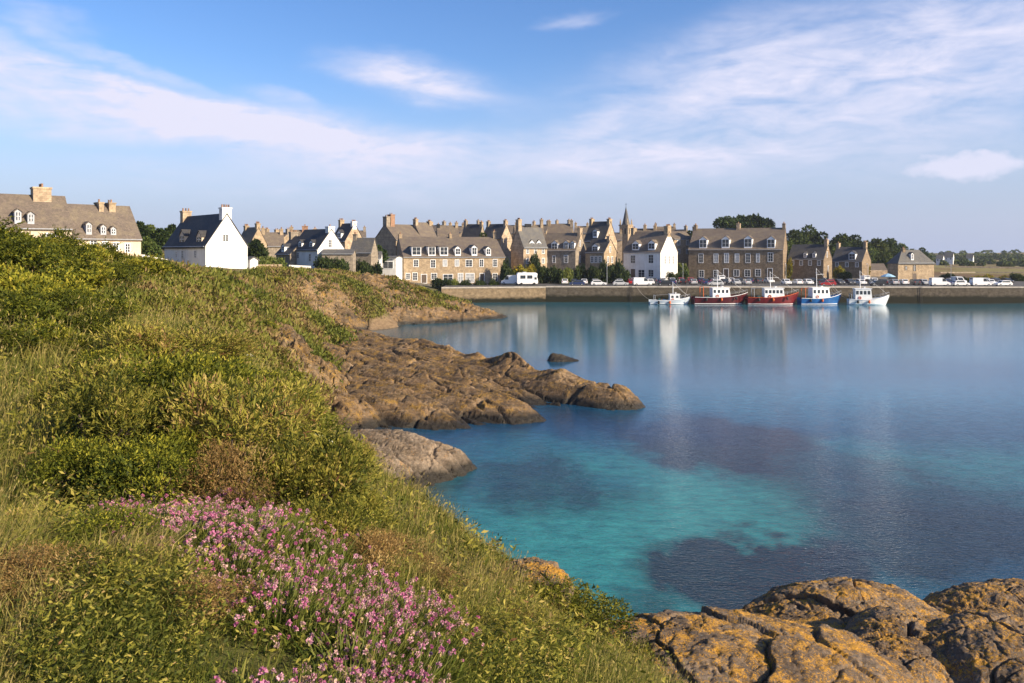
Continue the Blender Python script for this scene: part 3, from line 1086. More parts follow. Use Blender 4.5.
def rock_field(name, label, ctrl, rect, step, ang, mat, period=2.4, amp=0.5, seed=1, poly=None, rough=0.25, soft=0.6, chan=0.35):
    x0, x1, y0, y1 = rect
    xs, ys = np.arange(x0, x1, step), np.arange(y0, y1, step)
    X, Y = np.meshgrid(xs, ys, indexing='ij')
    f = RBF(ctrl, 0.3)
    ROCKS.append((f, rect))
    Z = f(X, Y)
    body = np.clip((Z + 1.2) / 1.6, 0, 1)
    Z = Z + body * (strata(X, Y, ang, period, amp, seed, 7.0, 0.28) + strata(X, Y, ang + 0.06, period * 0.36, amp * 0.26, seed + 7, 12, 0.2))
    Z = Z + body * strata(X, Y, ang - 0.06, period * 0.13, amp * 0.10, seed + 9, 16, 0.15)
    Z = Z + rough * (0.6 * fbm(X / 1.6, Y / 1.6, seed=seed + 11, octv=6, gain=0.6) + 0.5 * fbm(X / 0.8, Y / 0.8, seed=seed + 12, octv=5, gain=0.6, ridged=True) * 0.6) * body
    Z = Z + body * (blocks(X, Y, ang, period * 2.3, period * 0.40, amp * 0.5, amp * 0.5, seed + 21, 0.06) + blocks(X, Y, ang + 0.15, period * 0.8, period * 0.15, amp * 0.17, amp * 0.16, seed + 25, 0.1))
    # eroded joints across the grain
    c, s = math.cos(ang + 1.25), math.sin(ang + 1.25)
    w = (X * c + Y * s) / 7.0
    v = (-X * s + Y * c) / 8.7 + 0.35 * fbm(w, w * 0.3, seed=seed + 15, octv=3) + 0.12 * fbm(X / 1.5, Y / 1.5, seed=seed + 16, octv=3)
    t = np.abs(v - np.round(v))
    Z = Z - chan * body * np.clip(1 - t / 0.03, 0, 1)
    G = carve(X, Y, ground(X, Y))
    keep = Z > np.maximum(G - 0.5, -1.3)
    nx, ny = X.shape
    idx = np.arange(nx * ny).reshape(nx, ny)
    k = keep[:-1, :-1] | keep[1:, :-1] | keep[1:, 1:] | keep[:-1, 1:]
    # one connected rock: grow from the middle of the biggest patch
    seen = np.zeros_like(k)
    zc = np.where(k, Z[:-1, :-1] - np.maximum(G[:-1, :-1], -1.0), -9)
    seen[np.unravel_index(zc.argmax(), zc.shape)] = True
    for _ in range(4000):
        nx_ = seen.copy()
        nx_[1:] |= seen[:-1]
        nx_[:-1] |= seen[1:]
        nx_[:, 1:] |= seen[:, :-1]
        nx_[:, :-1] |= seen[:, 1:]
        nx_ &= k
        if nx_.sum() == seen.sum():
            break
        seen = nx_
    k = seen
    q = np.stack([idx[:-1, :-1][k], idx[1:, :-1][k], idx[1:, 1:][k], idx[:-1, 1:][k]], -1)
    used = np.unique(q)
    rem = np.full(nx * ny, -1)
    rem[used] = np.arange(len(used))
    V = np.stack([X, Y, Z], -1).reshape(-1, 3)[used]
    org = V.mean(0)
    o = mesh_np(name, V - org, [rem[q]], mat, smooth=True)
    o.location = org
    tag(o, label, 'rock')
    return o


S = -2.2
main_ctrl = [
    # offshore and buried rim
    (15, 66, S), (13.5, 64, S), (13.5, 68.5, S), (9, 72, S), (6, 63, S), (4.5, 77.5, S), (2.5, 57.5, S), (-4, 54.5, S), (-0, 85, S), (-5, 94, S - 0.3), (-10, 108, S), (-18, 112, S), (-8, 54, S), (-13, 53.5, S), (-18, 56, 0.5), (-26, 66, 3.2), (-30, 85, 4.8), (-30, 100, 5.2), (-28, 112, 2),
    # waterline of the front slab and of the ridge behind it
    (-6, 57.2, -0.5), (-1, 58.3, -0.5), (2.6, 60.8, -0.5), (4.6, 64.6, -0.4), (8, 65.0, -0.4), (11.3, 66.3, -0.5), (10.5, 69, -0.5), (6, 74.3, -0.5), (-1, 84, -0.5), (-8, 100, -0.5), (-10, 59, -0.2),
    # crest of the ridge
    P(618, 388, 67.3), P(590, 385, 68.2), P(560, 373, 71), P(520, 359, 77.5), P(480, 348, 85), P(450, 347, 92), P(630, 397, 67),
    # upper face of the front slab
    P(520, 408, 63), P(480, 404, 63.5), P(430, 398, 64), P(380, 400, 61), P(470, 380, 72.5), P(420, 370, 76), P(505, 388, 71.5), P(545, 405, 68), P(575, 412, 66.6), P(490, 372, 77), P(460, 363, 83), P(350, 372, 72), P(350, 405, 60), P(400, 415, 59.5), P(390, 350, 88), P(340, 340, 92), P(330, 355, 76), P(345, 425, 57), P(400, 340, 100), P(360, 330, 105),
]
rock_field('rock_outcrop', 'long layered brown rock ledge running into the cove with its tip in the water', main_ctrl, (-30, 15, 53, 113), 0.13, math.radians(-38), M['rock_warm'], 5.2, 1.0, 5, rough=0.10, chan=0.45)
near_ctrl = [(-0.5, 49, S), (0, 46, S), (-2, 52, S), (-6, 53.5, S), (-11, 54, -0.3), (-14, 50, 1.0), (-13, 43, 1.5), (-6, 40.5, S), (-3, 42, S), (-2, 44, S), (-9, 40, 0.6),
             (-1.9, 48, -0.35), (-4, 51, -0.3), (-4, 44.2, -0.4), P(460, 452, 48), P(430, 440, 49), P(400, 432, 50), P(370, 434, 48), P(400, 450, 46), P(440, 463, 46), P(360, 450, 46), P(350, 432, 50)]
rock_field('rock_outcrop', 'small pale rounded rock by the water below the near grassy slope', near_ctrl, (-14, 1, 40, 55), 0.07, math.radians(-25), M['rock_pale'], 1.6, 0.38, 12, rough=0.2, chan=0.2)
far_ctrl = [(4, 157, S), (-2, 150, S), (-14, 140, S), (-25, 130, S), (-33, 126, S), (-44, 122, 3), (-46, 150, 6), (-30, 172, 3.5), (-10, 172, S), (2, 164, S),
            (-0.6, 157, -0.4), (-10, 147, -0.4), (-20, 140.5, -0.4), (-29, 131.5, -0.4), (-36, 128.5, 0.6), P(480, 309, 158), P(450, 303, 160), P(420, 299, 156), P(395, 305, 146), P(360, 307, 143), P(335, 309, 140), P(310, 305, 138), P(380, 317, 140), P(440, 312, 152), P(420, 316, 146), P(330, 322, 134), P(300, 312, 128)]
rock_field('rock_outcrop', 'far brown rock shelf at the foot of the second grassy bluff', far_ctrl, (-45, 4, 122, 173), 0.3, math.radians(12), M['rock_warm'], 3.2, 1.7, 23, rough=0.6, chan=0.8)
islet_ctrl = [(4, 96, S), (6, 92, S), (11, 92.5, S), (12, 97, S), (8, 99, S), P(550, 357, 95.5), P(562, 356, 95.5), P(575, 360, 95), (3.8, 94.6, -0.5), (9.5, 94.5, -0.2)]
rock_field('skerry', 'small dark weedy rock just breaking the surface beyond the ledge', islet_ctrl, (3.5, 12, 91.5, 99), 0.09, 0.1, M['rock_dark'], 1.1, 0.25, 31)


def bank_rock(label, px, py, Y, rx, ry, ang, seed, lift=0.7):
    """bare rock breaking through the turf of the bank"""
    cx, cy = (px - 512) / F * Y, Y
    c = []
    for k in range(12):
        a = k * math.pi / 6
        for q, dz in ((1.25, -2.0), (0.95, -0.5), (0.6, lift)):
            x, y = cx + rx * q * math.cos(a), cy + ry * q * math.sin(a)
            c.append((x, y, float(ter_rbf(np.array([x]), np.array([y]))[0]) + dz))
    c.append((cx, cy, float(ter_rbf(np.array([cx]), np.array([cy]))[0]) + lift * 1.3))
    rock_field('rock_outcrop', label, c, (cx - rx * 1.3, cx + rx * 1.3, cy - ry * 1.3, cy + ry * 1.3), max(0.12, Y / F * 1.2), math.radians(ang), M['rock_orange'], 2.2, 0.9, seed, rough=0.85, chan=0.6)


bank_rock('orange tinted rock breaking through the bank above the long ledge', 318, 318, 100, 5.5, 9, -30, 51, 0.4)
bank_rock('tan rock face on the bank at the left end of the long ledge', 318, 372, 66, 3.6, 7, -35, 52, 0.45)
bank_rock('small orange rock patch high on the middle slope', 285, 332, 70, 2.4, 5, -30, 53, 0.25)
bank_rock('brown rock step at the foot of the second bluff, left part', 330, 303, 132, 6, 7, 10, 54, 0.5)
bank_rock('orange rock step on the second bluff above the far shelf', 385, 299, 150, 7, 6, 10, 55, 0.45)


def unit_np(v):
    return v / np.linalg.norm(v, axis=-1, keepdims=True)


def boulder(label, c, r, rz, seed, tilt=(0, 0), rough=1.0, flat=2.4):
    """pillow-shaped slab of weathered granite, half sunk in the turf"""
    n_ = 170
    a, b = np.meshgrid(np.tan(np.linspace(-1, 1, n_) * math.pi / 4), np.tan(np.linspace(-1, 1, n_) * math.pi / 4), indexing='ij')
    o_ = np.ones_like(a)
    d = unit_np(np.stack([np.stack(t, -1) for t in ((a, b, o_), (a, -o_, b), (o_, a, b), (-a, o_, b), (-o_, -a, b))]))
    k = (np.abs(d) ** flat).sum(-1) ** (-1 / flat)
    p = d * k[..., None] * np.array(r)
    q = p * 1.0 + seed * 3.3
    n = 0.085 * fbm(q[..., 0] / 1.1, q[..., 1] / 1.1, q[..., 2] / 1.1, 4, seed) + 0.045 * fbm(q[..., 0] / .16, q[..., 1] / .16, q[..., 2] / .16, 5, seed + 2, gain=0.65)
    cr = fbm(q[..., 0] / 1.6, q[..., 1] / 0.7, q[..., 2] / 1.6, 3, seed + 9)
    n = n - 0.05 * np.clip(1 - np.abs(cr) / 0.02, 0, 1)
    n = n + np.clip((d[..., 2] - 0.35) * 3, 0, 1) * (blocks(q[..., 0], q[..., 1], 0.5 + seed, 1.9, 1.0, 0.09, 0.13, seed + 40, 0.035) + blocks(q[..., 0], q[..., 1], 0.2 + seed, 0.34, 0.22, 0.018, 0.018, seed + 44, 0.10))
    p = p + d * (n * rough)[..., None]
    V = p.reshape(-1, 3)
    g, i, j = np.meshgrid(np.arange(5), np.arange(n_ - 1), np.arange(n_ - 1), indexing='ij')
    q0 = (g * n_ + i) * n_ + j
    f = np.stack([q0, q0 + n_, q0 + n_ + 1, q0 + 1], -1).reshape(-1, 4)
    o = mesh_np('boulder', V, [f], M['rock_near'], smooth=True)
    o.location = c
    o.rotation_euler = (math.radians(tilt[0]), math.radians(tilt[1]), math.radians(rz))
    tag(o, label, 'rock', group='lichened boulders on the near shore')
    return o


BOULDERS = [
    ('low grey brown bedrock slab showing in the gaps between the near boulders', (4.6, 9.7, 6.95), (3.7, 2.7, 1.22), 4, 7, (-3, -1)),
    ('broad orange lichened boulder beside the turf, leftmost of the near rocks', (2.45, 8.6, 7.7), (2.3, 1.9, 1.14), 12, 1, (-5, 3)),
    ('low lichened boulder at the back against the water, middle of the near rocks', (4.7, 11.2, 7.15), (1.75, 1.1, 1.10), 8, 2, (0, -3)),
    ('smooth elongated boulder wedged in the middle of the near rocks', (4.5, 9.3, 7.5), (0.8, 1.6, 1.08), -24, 3, (0, 0)),
    ('big brown rounded boulder with orange patches, bottom right of the near rocks', (5.75, 8.8, 7.5), (1.35, 1.5, 1.2), 16, 4, (0, -5)),
    ('flat topped pale lichened boulder at the right rear of the near rocks', (7.2, 11.4, 7.05), (1.6, 1.05, 1.1), 6, 5, (0, -2)),
]
boulder('small pale rock showing on the turf edge above the cove', (0.22, 8.75, 9.33), (0.40, 0.5, 0.26), 20, 8)
for b_ in BOULDERS:
    boulder(*b_)
make_terrain()


def rock_top(x, y):
    """height of the near boulders over a point, for keeping grass off them"""
    out = np.full(len(x), -99.0)
    for lb, c, r, rz, sd, t in BOULDERS:
        a = math.radians(rz)
        dx, dy = x - c[0], y - c[1]
        u, v = (dx * math.cos(a) + dy * math.sin(a)) / r[0], (-dx * math.sin(a) + dy * math.cos(a)) / r[1]
        q = 1 - np.abs(u) ** 2.4 - np.abs(v) ** 2.4
        out = np.maximum(out, np.where(q > 0, c[2] + r[2] * np.maximum(q, 0) ** (1 / 2.4), -99))
    return out
# ------------------------------------------------------------------ houses
class Frame:
    """a facade standing in the world: u along it, v inward, z up"""

    def __init__(s, pxc, Y, th):
        s.o = ((pxc - 512) / F * Y, Y)
        s.th = math.radians(th)
        s.d = (math.cos(s.th), math.sin(s.th))
        s.n = (-s.d[1], s.d[0])

    def u(s, px, v=0.0):
        k = (px - 512) / F
        return (k * (s.o[1] + v * s.n[1]) - (s.o[0] + v * s.n[0])) / (s.d[0] - k * s.d[1])

    def v(s, px, u):
        k = (px - 512) / F
        return (k * (s.o[1] + u * s.d[1]) - (s.o[0] + u * s.d[0])) / (s.n[0] - k * s.n[1])

    def z(s, py, u, v=0.0):
        return CAM_Z - (py - HOR) / F * (s.o[1] + u * s.d[1] + v * s.n[1])


def roof_mesh(W, D, ze, zr, ov=0.3, gv=0.12, t=0.2, hipL=0.0, hipR=0.0):
    h = D / 2
    sl = (zr - ze) / h
    zo = ze - ov * sl
    prof = [(-ov, zo + t), (h, zr + t), (D + ov, zo + t), (D + ov, zo), (h, zr - 0.02), (-ov, zo)]
    x0, x1 = -W / 2 - (gv if not hipL else ov), W / 2 + (gv if not hipR else ov)
    m = MB()
    A = [(x0 + (hipL if i in (1, 4) else 0), y, z) for i, (y, z) in enumerate(prof)]
    B = [(x1 - (hipR if i in (1, 4) else 0), y, z) for i, (y, z) in enumerate(prof)]
    m.add(A + B, [(0, 6, 7, 1), (1, 7, 8, 2), (2, 8, 9, 3), (3, 9, 10, 4), (4, 10, 11, 5), (5, 11, 6, 0),
                  (0, 1, 4, 5), (1, 2, 3, 4), (11, 10, 7, 6), (10, 9, 8, 7)])
    if hipL:
        m.add([A[0], A[1], A[2]], [(0, 1, 2)])
    if hipR:
        m.add([B[0], B[1], B[2]], [(2, 1, 0)])
    return m


def window_at(root, x, z0, z1, w, frame_mat, style='window', axis='front', y=0.0, glass=None, surround=0.14):
    """a proud surround with its glazing as a sub-part"""
    def bx(m, a0, a1, d0, d1, z0_, z1_):
        if axis == 'front':
            m.box(a0, a1, y - d1, y - d0, z0_, z1_)
        else:
            s = 1 if axis == 'right' else -1
            e0, e1 = sorted((y + s * d0, y + s * d1))
            m.box(e0, e1, a0, a1, z0_, z1_)
    f = MB()
    s = surround
    bx(f, x - w / 2 - s, x - w / 2, -0.02, 0.07, z0 - s, z1 + s)
    bx(f, x + w / 2, x + w / 2 + s, -0.02, 0.07, z0 - s, z1 + s)
    bx(f, x - w / 2, x + w / 2, -0.02, 0.07, z1, z1 + s)
    bx(f, x - w / 2, x + w / 2, -0.02, 0.10, z0 - s, z0)
    fr = f.build(style, frame_mat, root)
    g = MB()
    if style == 'door':
        bx(g, x - w / 2 + 0.002, x + w / 2 - 0.002, -0.02, 0.02, z0 + 0.002, z1 - 0.002)
        g.build('door_leaf', glass or M['door_paint'], fr)
    else:
        bx(g, x - w / 2 + 0.002, x + w / 2 - 0.002, -0.02, 0.02, z0 + 0.002, z1 - 0.002)
        g.build('pane', glass or M['glass'], fr)
        b = MB()
        bx(b, x - 0.035, x + 0.035, 0.022, 0.05, z0 + 0.003, z1 - 0.003)
        for k in (1 / 3, 2 / 3):
            zz = z0 + (z1 - z0) * k
            bx(b, x - w / 2 + 0.004, x - 0.037, 0.022, 0.046, zz - 0.022, zz + 0.022)
            bx(b, x + 0.037, x + w / 2 - 0.004, 0.022, 0.046, zz - 0.022, zz + 0.022)
        b.build('sash', M['white_paint'], fr)
    return fr


def chimney_at(root, x, yc, zb, zt, mat, wx=0.85, wy=1.5, pots=3):
    m = MB()
    m.box(x - wx / 2, x + wx / 2, yc - wy / 2, yc + wy / 2, zb, zt - 0.25)
    m.box(x - wx / 2 - 0.09, x + wx / 2 + 0.09, yc - wy / 2 - 0.09, yc + wy / 2 + 0.09, zt - 0.248, zt)
    c = m.build('chimney', mat, root)
    for k in range(pots):
        p = MB()
        y = yc + (k - (pots - 1) / 2) * (wy / max(pots, 1)) * 0.95
        p.loft([[(x + r * math.cos(a * math.pi / 4), y + r * math.sin(a * math.pi / 4), z) for a in range(8)]
                for r, z in ((0.17, zt + 0.002), (0.13, zt + 0.4), (0.16, zt + 0.42), (0.16, zt + 0.5))])
        p.build('chimney_pot', M['terracotta' if k % 2 == 0 else 'pot_dark'], c)
    return c


def dormer_at(root, x, z0, z1, w, W, D, ze, zr, wall, roofm, vf=0.35, flat=False):
    sl = (zr - ze) / (D / 2)
    ap = 0.0 if flat else w * 0.42
    zt = z1 - ap
    depth = lambda z: (z - ze) / sl + 0.4
    m = MB()
    y1 = max(depth(zt), vf + 0.6)
    m.box(x - w / 2, x + w / 2, vf, y1, z0 - 0.3, zt)
    if not flat:
        m.add([(x - w / 2, vf, zt), (x + w / 2, vf, zt), (x, vf, z1 - 0.05), (x - w / 2, vf + 0.5, zt), (x + w / 2, vf + 0.5, zt), (x, vf + 0.5, z1 - 0.05)],
              [(0, 1, 2), (5, 4, 3), (0, 2, 5, 3), (1, 4, 5, 2)])
    d = m.build('dormer', wall, root)
    r = MB()
    o = 0.14
    y2 = depth(z1) + 0.3
    if flat:
        r.loft([[(x - w / 2 - o, vf - o, zt + 0.01), (x + w / 2 + o, vf - o, zt + 0.01), (x + w / 2 + o, vf - o, zt + 0.13), (x - w / 2 - o, vf - o, zt + 0.13)],
                [(x - w / 2 - o, y2, zt + 0.25), (x + w / 2 + o, y2, zt + 0.25), (x + w / 2 + o, y2, zt + 0.37), (x - w / 2 - o, y2, zt + 0.37)]])
    else:
        A = [(x - w / 2 - o, zt - 0.10), (x, z1), (x + w / 2 + o, zt - 0.10), (x + w / 2 + o, zt + 0.02), (x, z1 + 0.13), (x - w / 2 - o, zt + 0.02)]
        r.add([(a, vf - o, z) for a, z in A] + [(a, y2, z) for a, z in A],
              [(0, 6, 7, 1), (1, 7, 8, 2), (2, 8, 9, 3), (3, 9, 10, 4), (4, 10, 11, 5), (5, 11, 6, 0), (0, 1, 4, 5), (1, 2, 3, 4), (11, 10, 7, 6), (10, 9, 8, 7)])
    r.build('dormer_roof', roofm, d)
    g = MB()
    g.box(x - w / 2 + 0.2, x + w / 2 - 0.2, vf - 0.03, vf + 0.05, z0 + 0.25, zt - 0.12)
    g.build('pane', M['glass'], d)
    s = MB()
    s.box(x - 0.04, x + 0.04, vf - 0.055, vf - 0.033, z0 + 0.25, zt - 0.12)
    zz = (z0 + 0.25 + zt - 0.12) / 2
    s.box(x - w / 2 + 0.2, x - 0.042, vf - 0.052, vf - 0.033, zz - 0.03, zz + 0.03)
    s.box(x + 0.042, x + w / 2 - 0.2, vf - 0.052, vf - 0.033, zz - 0.03, zz + 0.03)
    s.build('sash', M['white_paint'], d)
    return d


def house(name, label, px0, px1, eave, ridge, Y, th, gpx=None, D=None, base=None, wall='granite', roof='slate_brown', surround='white_paint',
          chim=(), dorm=(), win=(), gwin=(), hip=(0, 0), cat='house', group='houses of the harbour town', auto=None, dmat='white_paint', slope=0.0, glass_tint=None):
    f0 = Frame((px0 + px1) / 2, Y, th)
    ua, ub = f0.u(px0), f0.u(px1)
    W = ub - ua
    um = (ua + ub) / 2
    O = (f0.o[0] + um * f0.d[0], f0.o[1] + um * f0.d[1])
    fr = f0
    fr.o = O
    if D is None:
        D = fr.v(gpx, W / 2 if th < 0 else -W / 2)
    ze = fr.z(eave, 0)
    zr = fr.z(ridge, 0, D / 2)
    zg = float(ground(np.array([O[0]]), np.array([O[1]]), False)[0])
    zb = fr.z(base, 0) if base else zg
    root = empty(name, (O[0], O[1], zb), fr.th)
    tag(root, label, cat, group)
    ze -= zb
    zr -= zb
    Z = lambda py, u, v=0.0: fr.z(py, u, v) - zb
    wm, rm, sm = M[wall], M[roof], M[surround]
    m = MB()
    lo = -4.0
    h = D / 2
    if hip[0] or hip[1]:
        m.box(-W / 2, W / 2, 0, D, lo, ze - 0.02)
    else:
        pr = [(0, lo), (D, lo), (D, ze - 0.03), (h, zr - 0.05), (0, ze - 0.03)]
        m.add([(-W / 2, y, z) for y, z in pr] + [(W / 2, y, z) for y, z in pr],
              [(4, 3, 2, 1, 0), (5, 6, 7, 8, 9), (0, 1, 6, 5), (1, 2, 7, 6), (2, 3, 8, 7), (3, 4, 9, 8), (4, 0, 5, 9)])
    m.build('wall', wm, root)
    ro = roof_mesh(W, D, ze, zr, hipL=hip[0], hipR=hip[1]).build('roof', rm, root)
    g = MB()
    g.tube([(-W / 2 - 0.05, -0.33, ze - 0.12), (W / 2 + 0.05, -0.33, ze - 0.12)], 0.07, 6)
    g.build('gutter', M['grey_paint'], root)
    for c in chim:
        where, top = c[0], c[1]
        cm = M[c[2]] if len(c) > 2 else wm
        pots = c[3] if len(c) > 3 else 3
        wx = c[4] if len(c) > 4 else 0.9
        u = -W / 2 + wx / 2 - 0.03 if where == 'L' else W / 2 - wx / 2 + 0.03 if where == 'R' else fr.u(where, h)
        zt = Z(top, u, h)
        chimney_at(root, u, h, zr - 1.6, max(zt, zr + 0.6), cm, wx, min(2.2, D * 0.22), pots)
    for d in dorm:
        px, t, b, wpx = d[:4]
        u = fr.u(px, 0.35)
        dormer_at(root, u, Z(b, u, 0.35), Z(t, u, 0.35), wpx / F * fr.o[1] / abs(fr.d[0]), W, D, ze, zr, M[dmat], rm, flat=len(d) > 4)
    for w in win:
        px, t, b, wpx = w[:4]
        st = w[4] if len(w) > 4 else 'window'
        gl = M[w[5]] if len(w) > 5 else None
        u = fr.u(px)
        window_at(root, u, Z(b, u), Z(t, u), wpx / F * (O[1] + u * fr.d[1]) / abs(fr.d[0]), sm, st, 'front', 0.0, gl)
    for w in gwin:
        px, t, b, wm_ = w[:4]
        sd = 1 if th < 0 else -1
        v = fr.v(px, sd * W / 2)
        window_at(root, v, Z(b, sd * W / 2, v), Z(t, sd * W / 2, v), wm_, sm, 'window', 'right' if sd > 0 else 'left', sd * W / 2, None)
    if auto:
        n, rows = auto
        for r in range(rows):
            for k in range(n):
                x = -W / 2 + W * (k + 0.5) / n
                z1 = ze - 0.55 - r * 2.9
                window_at(root, x, z1 - 1.35, z1, 0.85, sm)
    return root


# the two long cream houses on the left
house('terrace_house', 'long cream house with weathered brown roof, at the left edge above the thicket', -62, 71.5, 227.5, 195, 104, 40, D=9.5, base=252, wall='cream_render', roof='slate_brown', dmat='grey_paint',
      chim=((41, 187.5, 'granite_pale', 4, 2.2),), dorm=((18, 209, 222, 4.6), (31, 211.5, 223, 4.6), (-30, 208, 222, 4.6)), win=((18, 233, 239, 5), (51, 234, 241, 6), (-10, 233, 240, 5)), group='houses left of the harbour')
house('terrace_house', 'long cream house with weathered roof and three small dormers, second from the left', 72.5, 141, 238.5, 206, 124, 46, D=10, base=262, wall='cream_render', roof='slate_brown', dmat='grey_paint',
      chim=((99, 204, 'granite', 1, 0.7), (110, 208, 'granite', 2, 1.0)), dorm=((89, 222, 233.5, 3.6), (103.5, 224.5, 234.5, 3.6), (113.5, 226.5, 235, 3.6)),
      win=((93.5, 241, 246, 3.6), (105, 242, 247, 3.2), (116, 243, 250, 3.0), (127.5, 244, 252, 2.8)), group='houses left of the harbour')
house('terrace_house', 'low roof with a red chimney showing behind the second cream house', 112, 136, 240, 222, 150, 46, D=8, wall='granite_pale', roof='slate_brown', chim=(('M' and 121, 214, 'terracotta', 1, 1.1),), group='houses left of the harbour')
house('cottage', 'big white house with black slate roof and tall white gable chimney', 164.5, 205.5, 246, 216, 138, -47, gpx=247.5, base=274, wall='white_render', roof='slate', surround='white_render',
      chim=(('L', 211, 'granite_pale', 3, 1.3), ('R', 207.5, 'white_render', 4, 1.3)), dorm=((182, 230, 243.5, 9), (199, 231, 243.5, 9)), dmat='cream_render',
      win=((182.5, 251, 257.5, 2.6), (195.5, 251, 257.5, 2.6), (176.5, 252, 257, 1.8)), gwin=((225.5, 235, 241, 0.85),), group='houses left of the harbour')
house('cottage_annex', 'small white lean-to annex against the gable of the big white house', 243, 250, 260, 257.5, 140, -47, gpx=258, base=274, wall='white_render', roof='slate_grey', surround='white_render', gwin=((249.5, 270, 274, 0.7),), cat='annex', group='houses left of the harbour')
# second row left
house('stone_house', 'brown stone house with one gable, just right of the big white house', 237, 250, 244, 228, 200, -42, gpx=267, wall='granite', roof='slate_brown', chim=(('R', 223.5, 'granite'), ('L', 226, 'granite')))
house('stone_house', 'low stone house with two chimneys between the brown gable and the black roofed white house', 262, 284, 246, 233, 215, 20, D=8, wall='granite_grey', roof='slate_brown', chim=(('L', 228, 'granite'), ('R', 229, 'granite')))
house('stone_house', 'grey slate roof joined to the left of the white house above the fence', 276, 290, 254, 237, 188, -42, D=9, base=266, wall='granite_grey', roof='slate', chim=(('L', 232, 'granite_grey'),), dorm=((283, 244, 251, 4),))
house('cottage', 'white house with black slate roof and broad white gable above the fence', 291, 317.5, 249.5, 230, 185, -44, gpx=345, base=266, wall='white_render', roof='slate', surround='white_render', chim=(('R', 226.5, 'white_render', 1, 1.3),),
      dorm=((300, 240, 247.5, 4.5), (311, 240, 247.5, 4.5)), win=((298, 253, 258, 2.4), (310, 254, 261, 2.4)), gwin=((330, 240, 247, 0.8),))
house('outbuilding', 'long low grey outbuilding in front of the white gable', 322, 353, 253.5, 250, 180, 4, D=5, base=265, wall='granite_grey', roof='slate_grey', cat='outbuilding')
house('stone_house', 'brown roof with brick chimneys behind the black roofed white house', 289, 316, 243, 230.5, 230, 12, D=9, wall='granite', roof='slate_brown', chim=(('L', 227, 'granite'), (305, 226, 'terracotta', 2, 1.6), ('R', 229, 'granite')))
house('stone_house', 'dark slate house with sunlit gable and white chimney, behind the white gable', 331, 345, 241, 224, 225, -44, gpx=364, wall='granite_pale', roof='slate', chim=(('L', 220, 'granite'), ('R', 221.5, 'white_render')), dorm=((339, 230, 238, 5),))
house('stone_house', 'small grey roofed house between the white gable and the big stone gable', 350, 371, 252.5, 238.5, 200, -14, gpx=378, base=266, wall='granite_grey', roof='slate_grey', chim=(('L', 234, 'granite_grey'),))
house('outbuilding', 'flat roofed white annex with dark window left of the stone hotel', 381, 396, 258, 256.5, 218, -12, D=5, base=277, wall='white_render', roof='slate_grey', win=((388, 262, 268, 10),), cat='outbuilding')
house('outbuilding', 'low white cottage with grey roof left of the flat annex', 354, 381, 258, 252, 204, 6, D=6, base=270, wall='white_render', roof='slate_grey', auto=(4, 1), cat='outbuilding')
house('stone_house', 'tall stone house with big shaded gable and stacked chimneys behind the hotel', 396, 424, 240, 225, 244, 40, gpx=374, base=282, wall='granite', roof='slate_brown', chim=(('L', 216.5, 'granite_grey', 2, 1.3), (391, 214.5, 'terracotta', 2, 1.5)))
house('small_hotel', 'long tan stone hotel with brown roof and a row of white dormers facing the quay', 403.5, 505, 257, 237.5, 226, 14, gpx=394.5, base=283.5, wall='granite', roof='slate_brown',
      chim=((494, 231.5, 'granite', 2), ('L', 234, 'granite', 2), (450, 234, 'granite', 1, 0.7)), cat='hotel',
      dorm=((416.5, 247, 255.5, 9, 1), (432, 247, 255.5, 7, 1), (444, 247, 255.5, 8, 1), (458, 246, 255, 5.5), (474.5, 245, 255, 5.5), (488.5, 246.5, 255, 5)),
      win=((416, 260, 266.5, 4.2), (433, 260, 267.5, 4.2), (445, 260, 266, 3.5, 'window', 'curtain_glass'), (457, 260, 266, 3.5, 'window', 'curtain_glass'), (469, 260, 266.5, 6), (481.5, 259.5, 266.5, 3.6), (495, 259.5, 266.5, 3.6),
           (408, 273.5, 279, 3.6), (415, 273, 280, 4), (424, 274.5, 283, 5, 'door'), (434, 273.5, 279, 5), (448, 274.5, 283, 9), (460.5, 273.5, 282, 4.5, 'window', 'curtain_glass'), (470, 273.5, 282, 8, 'window', 'curtain_glass'), (482, 273.5, 282.5, 4, 'door'), (495, 273.5, 281, 4.2)))
# roofs behind the hotel
house('stone_house', 'stone house with pale chimney, first of the roofs showing above the hotel', 421, 437, 238, 223, 250, 38, gpx=408, wall='granite', roof='slate_brown', chim=(('L', 219, 'granite_pale'), ('R', 221.5, 'granite')))
house('stone_house', 'brown roofed house with a dark chimney, second of the roofs above the hotel', 438, 459, 238.5, 226, 262, 10, D=8, wall='granite_pale', roof='slate_brown', chim=(('L', 225, 'black', 1), ('R', 222.5, 'granite')))
house('stone_house', 'pair of dark slate roofs with end chimneys, third of the roofs above the hotel', 461, 479, 239, 225, 275, -30, gpx=486, wall='granite_grey', roof='slate', chim=(('L', 220.5, 'granite_grey'), ('R', 222, 'granite')))
house('stone_house', 'long dark slate roof, fourth of the roofs above the hotel', 482, 501, 238, 224.5, 282, -34, gpx=512, wall='granite_pale', roof='slate', chim=(('L', 221.5, 'granite'), ('R', 220.5, 'granite_pale')))
house('stone_house', 'stone house with shaded gable end and tall chimney left of the twin dormered houses', 523.5, 547, 247, 228, 238, 40, gpx=511, base=272, wall='granite_pale', roof='slate_grey', chim=(('L', 219.5, 'granite', 3, 1.3),), dorm=((532, 240, 247, 4.5), (539, 240, 247, 4.5)), auto=(3, 2))
house('stone_house', 'brown roof with a dark flat vent, behind the shaded gable', 516, 545, 238, 226, 270, 8, D=9, wall='granite', roof='slate_brown', chim=((528, 224, 'black', 0, 2.0), ('R', 219.5, 'granite')))
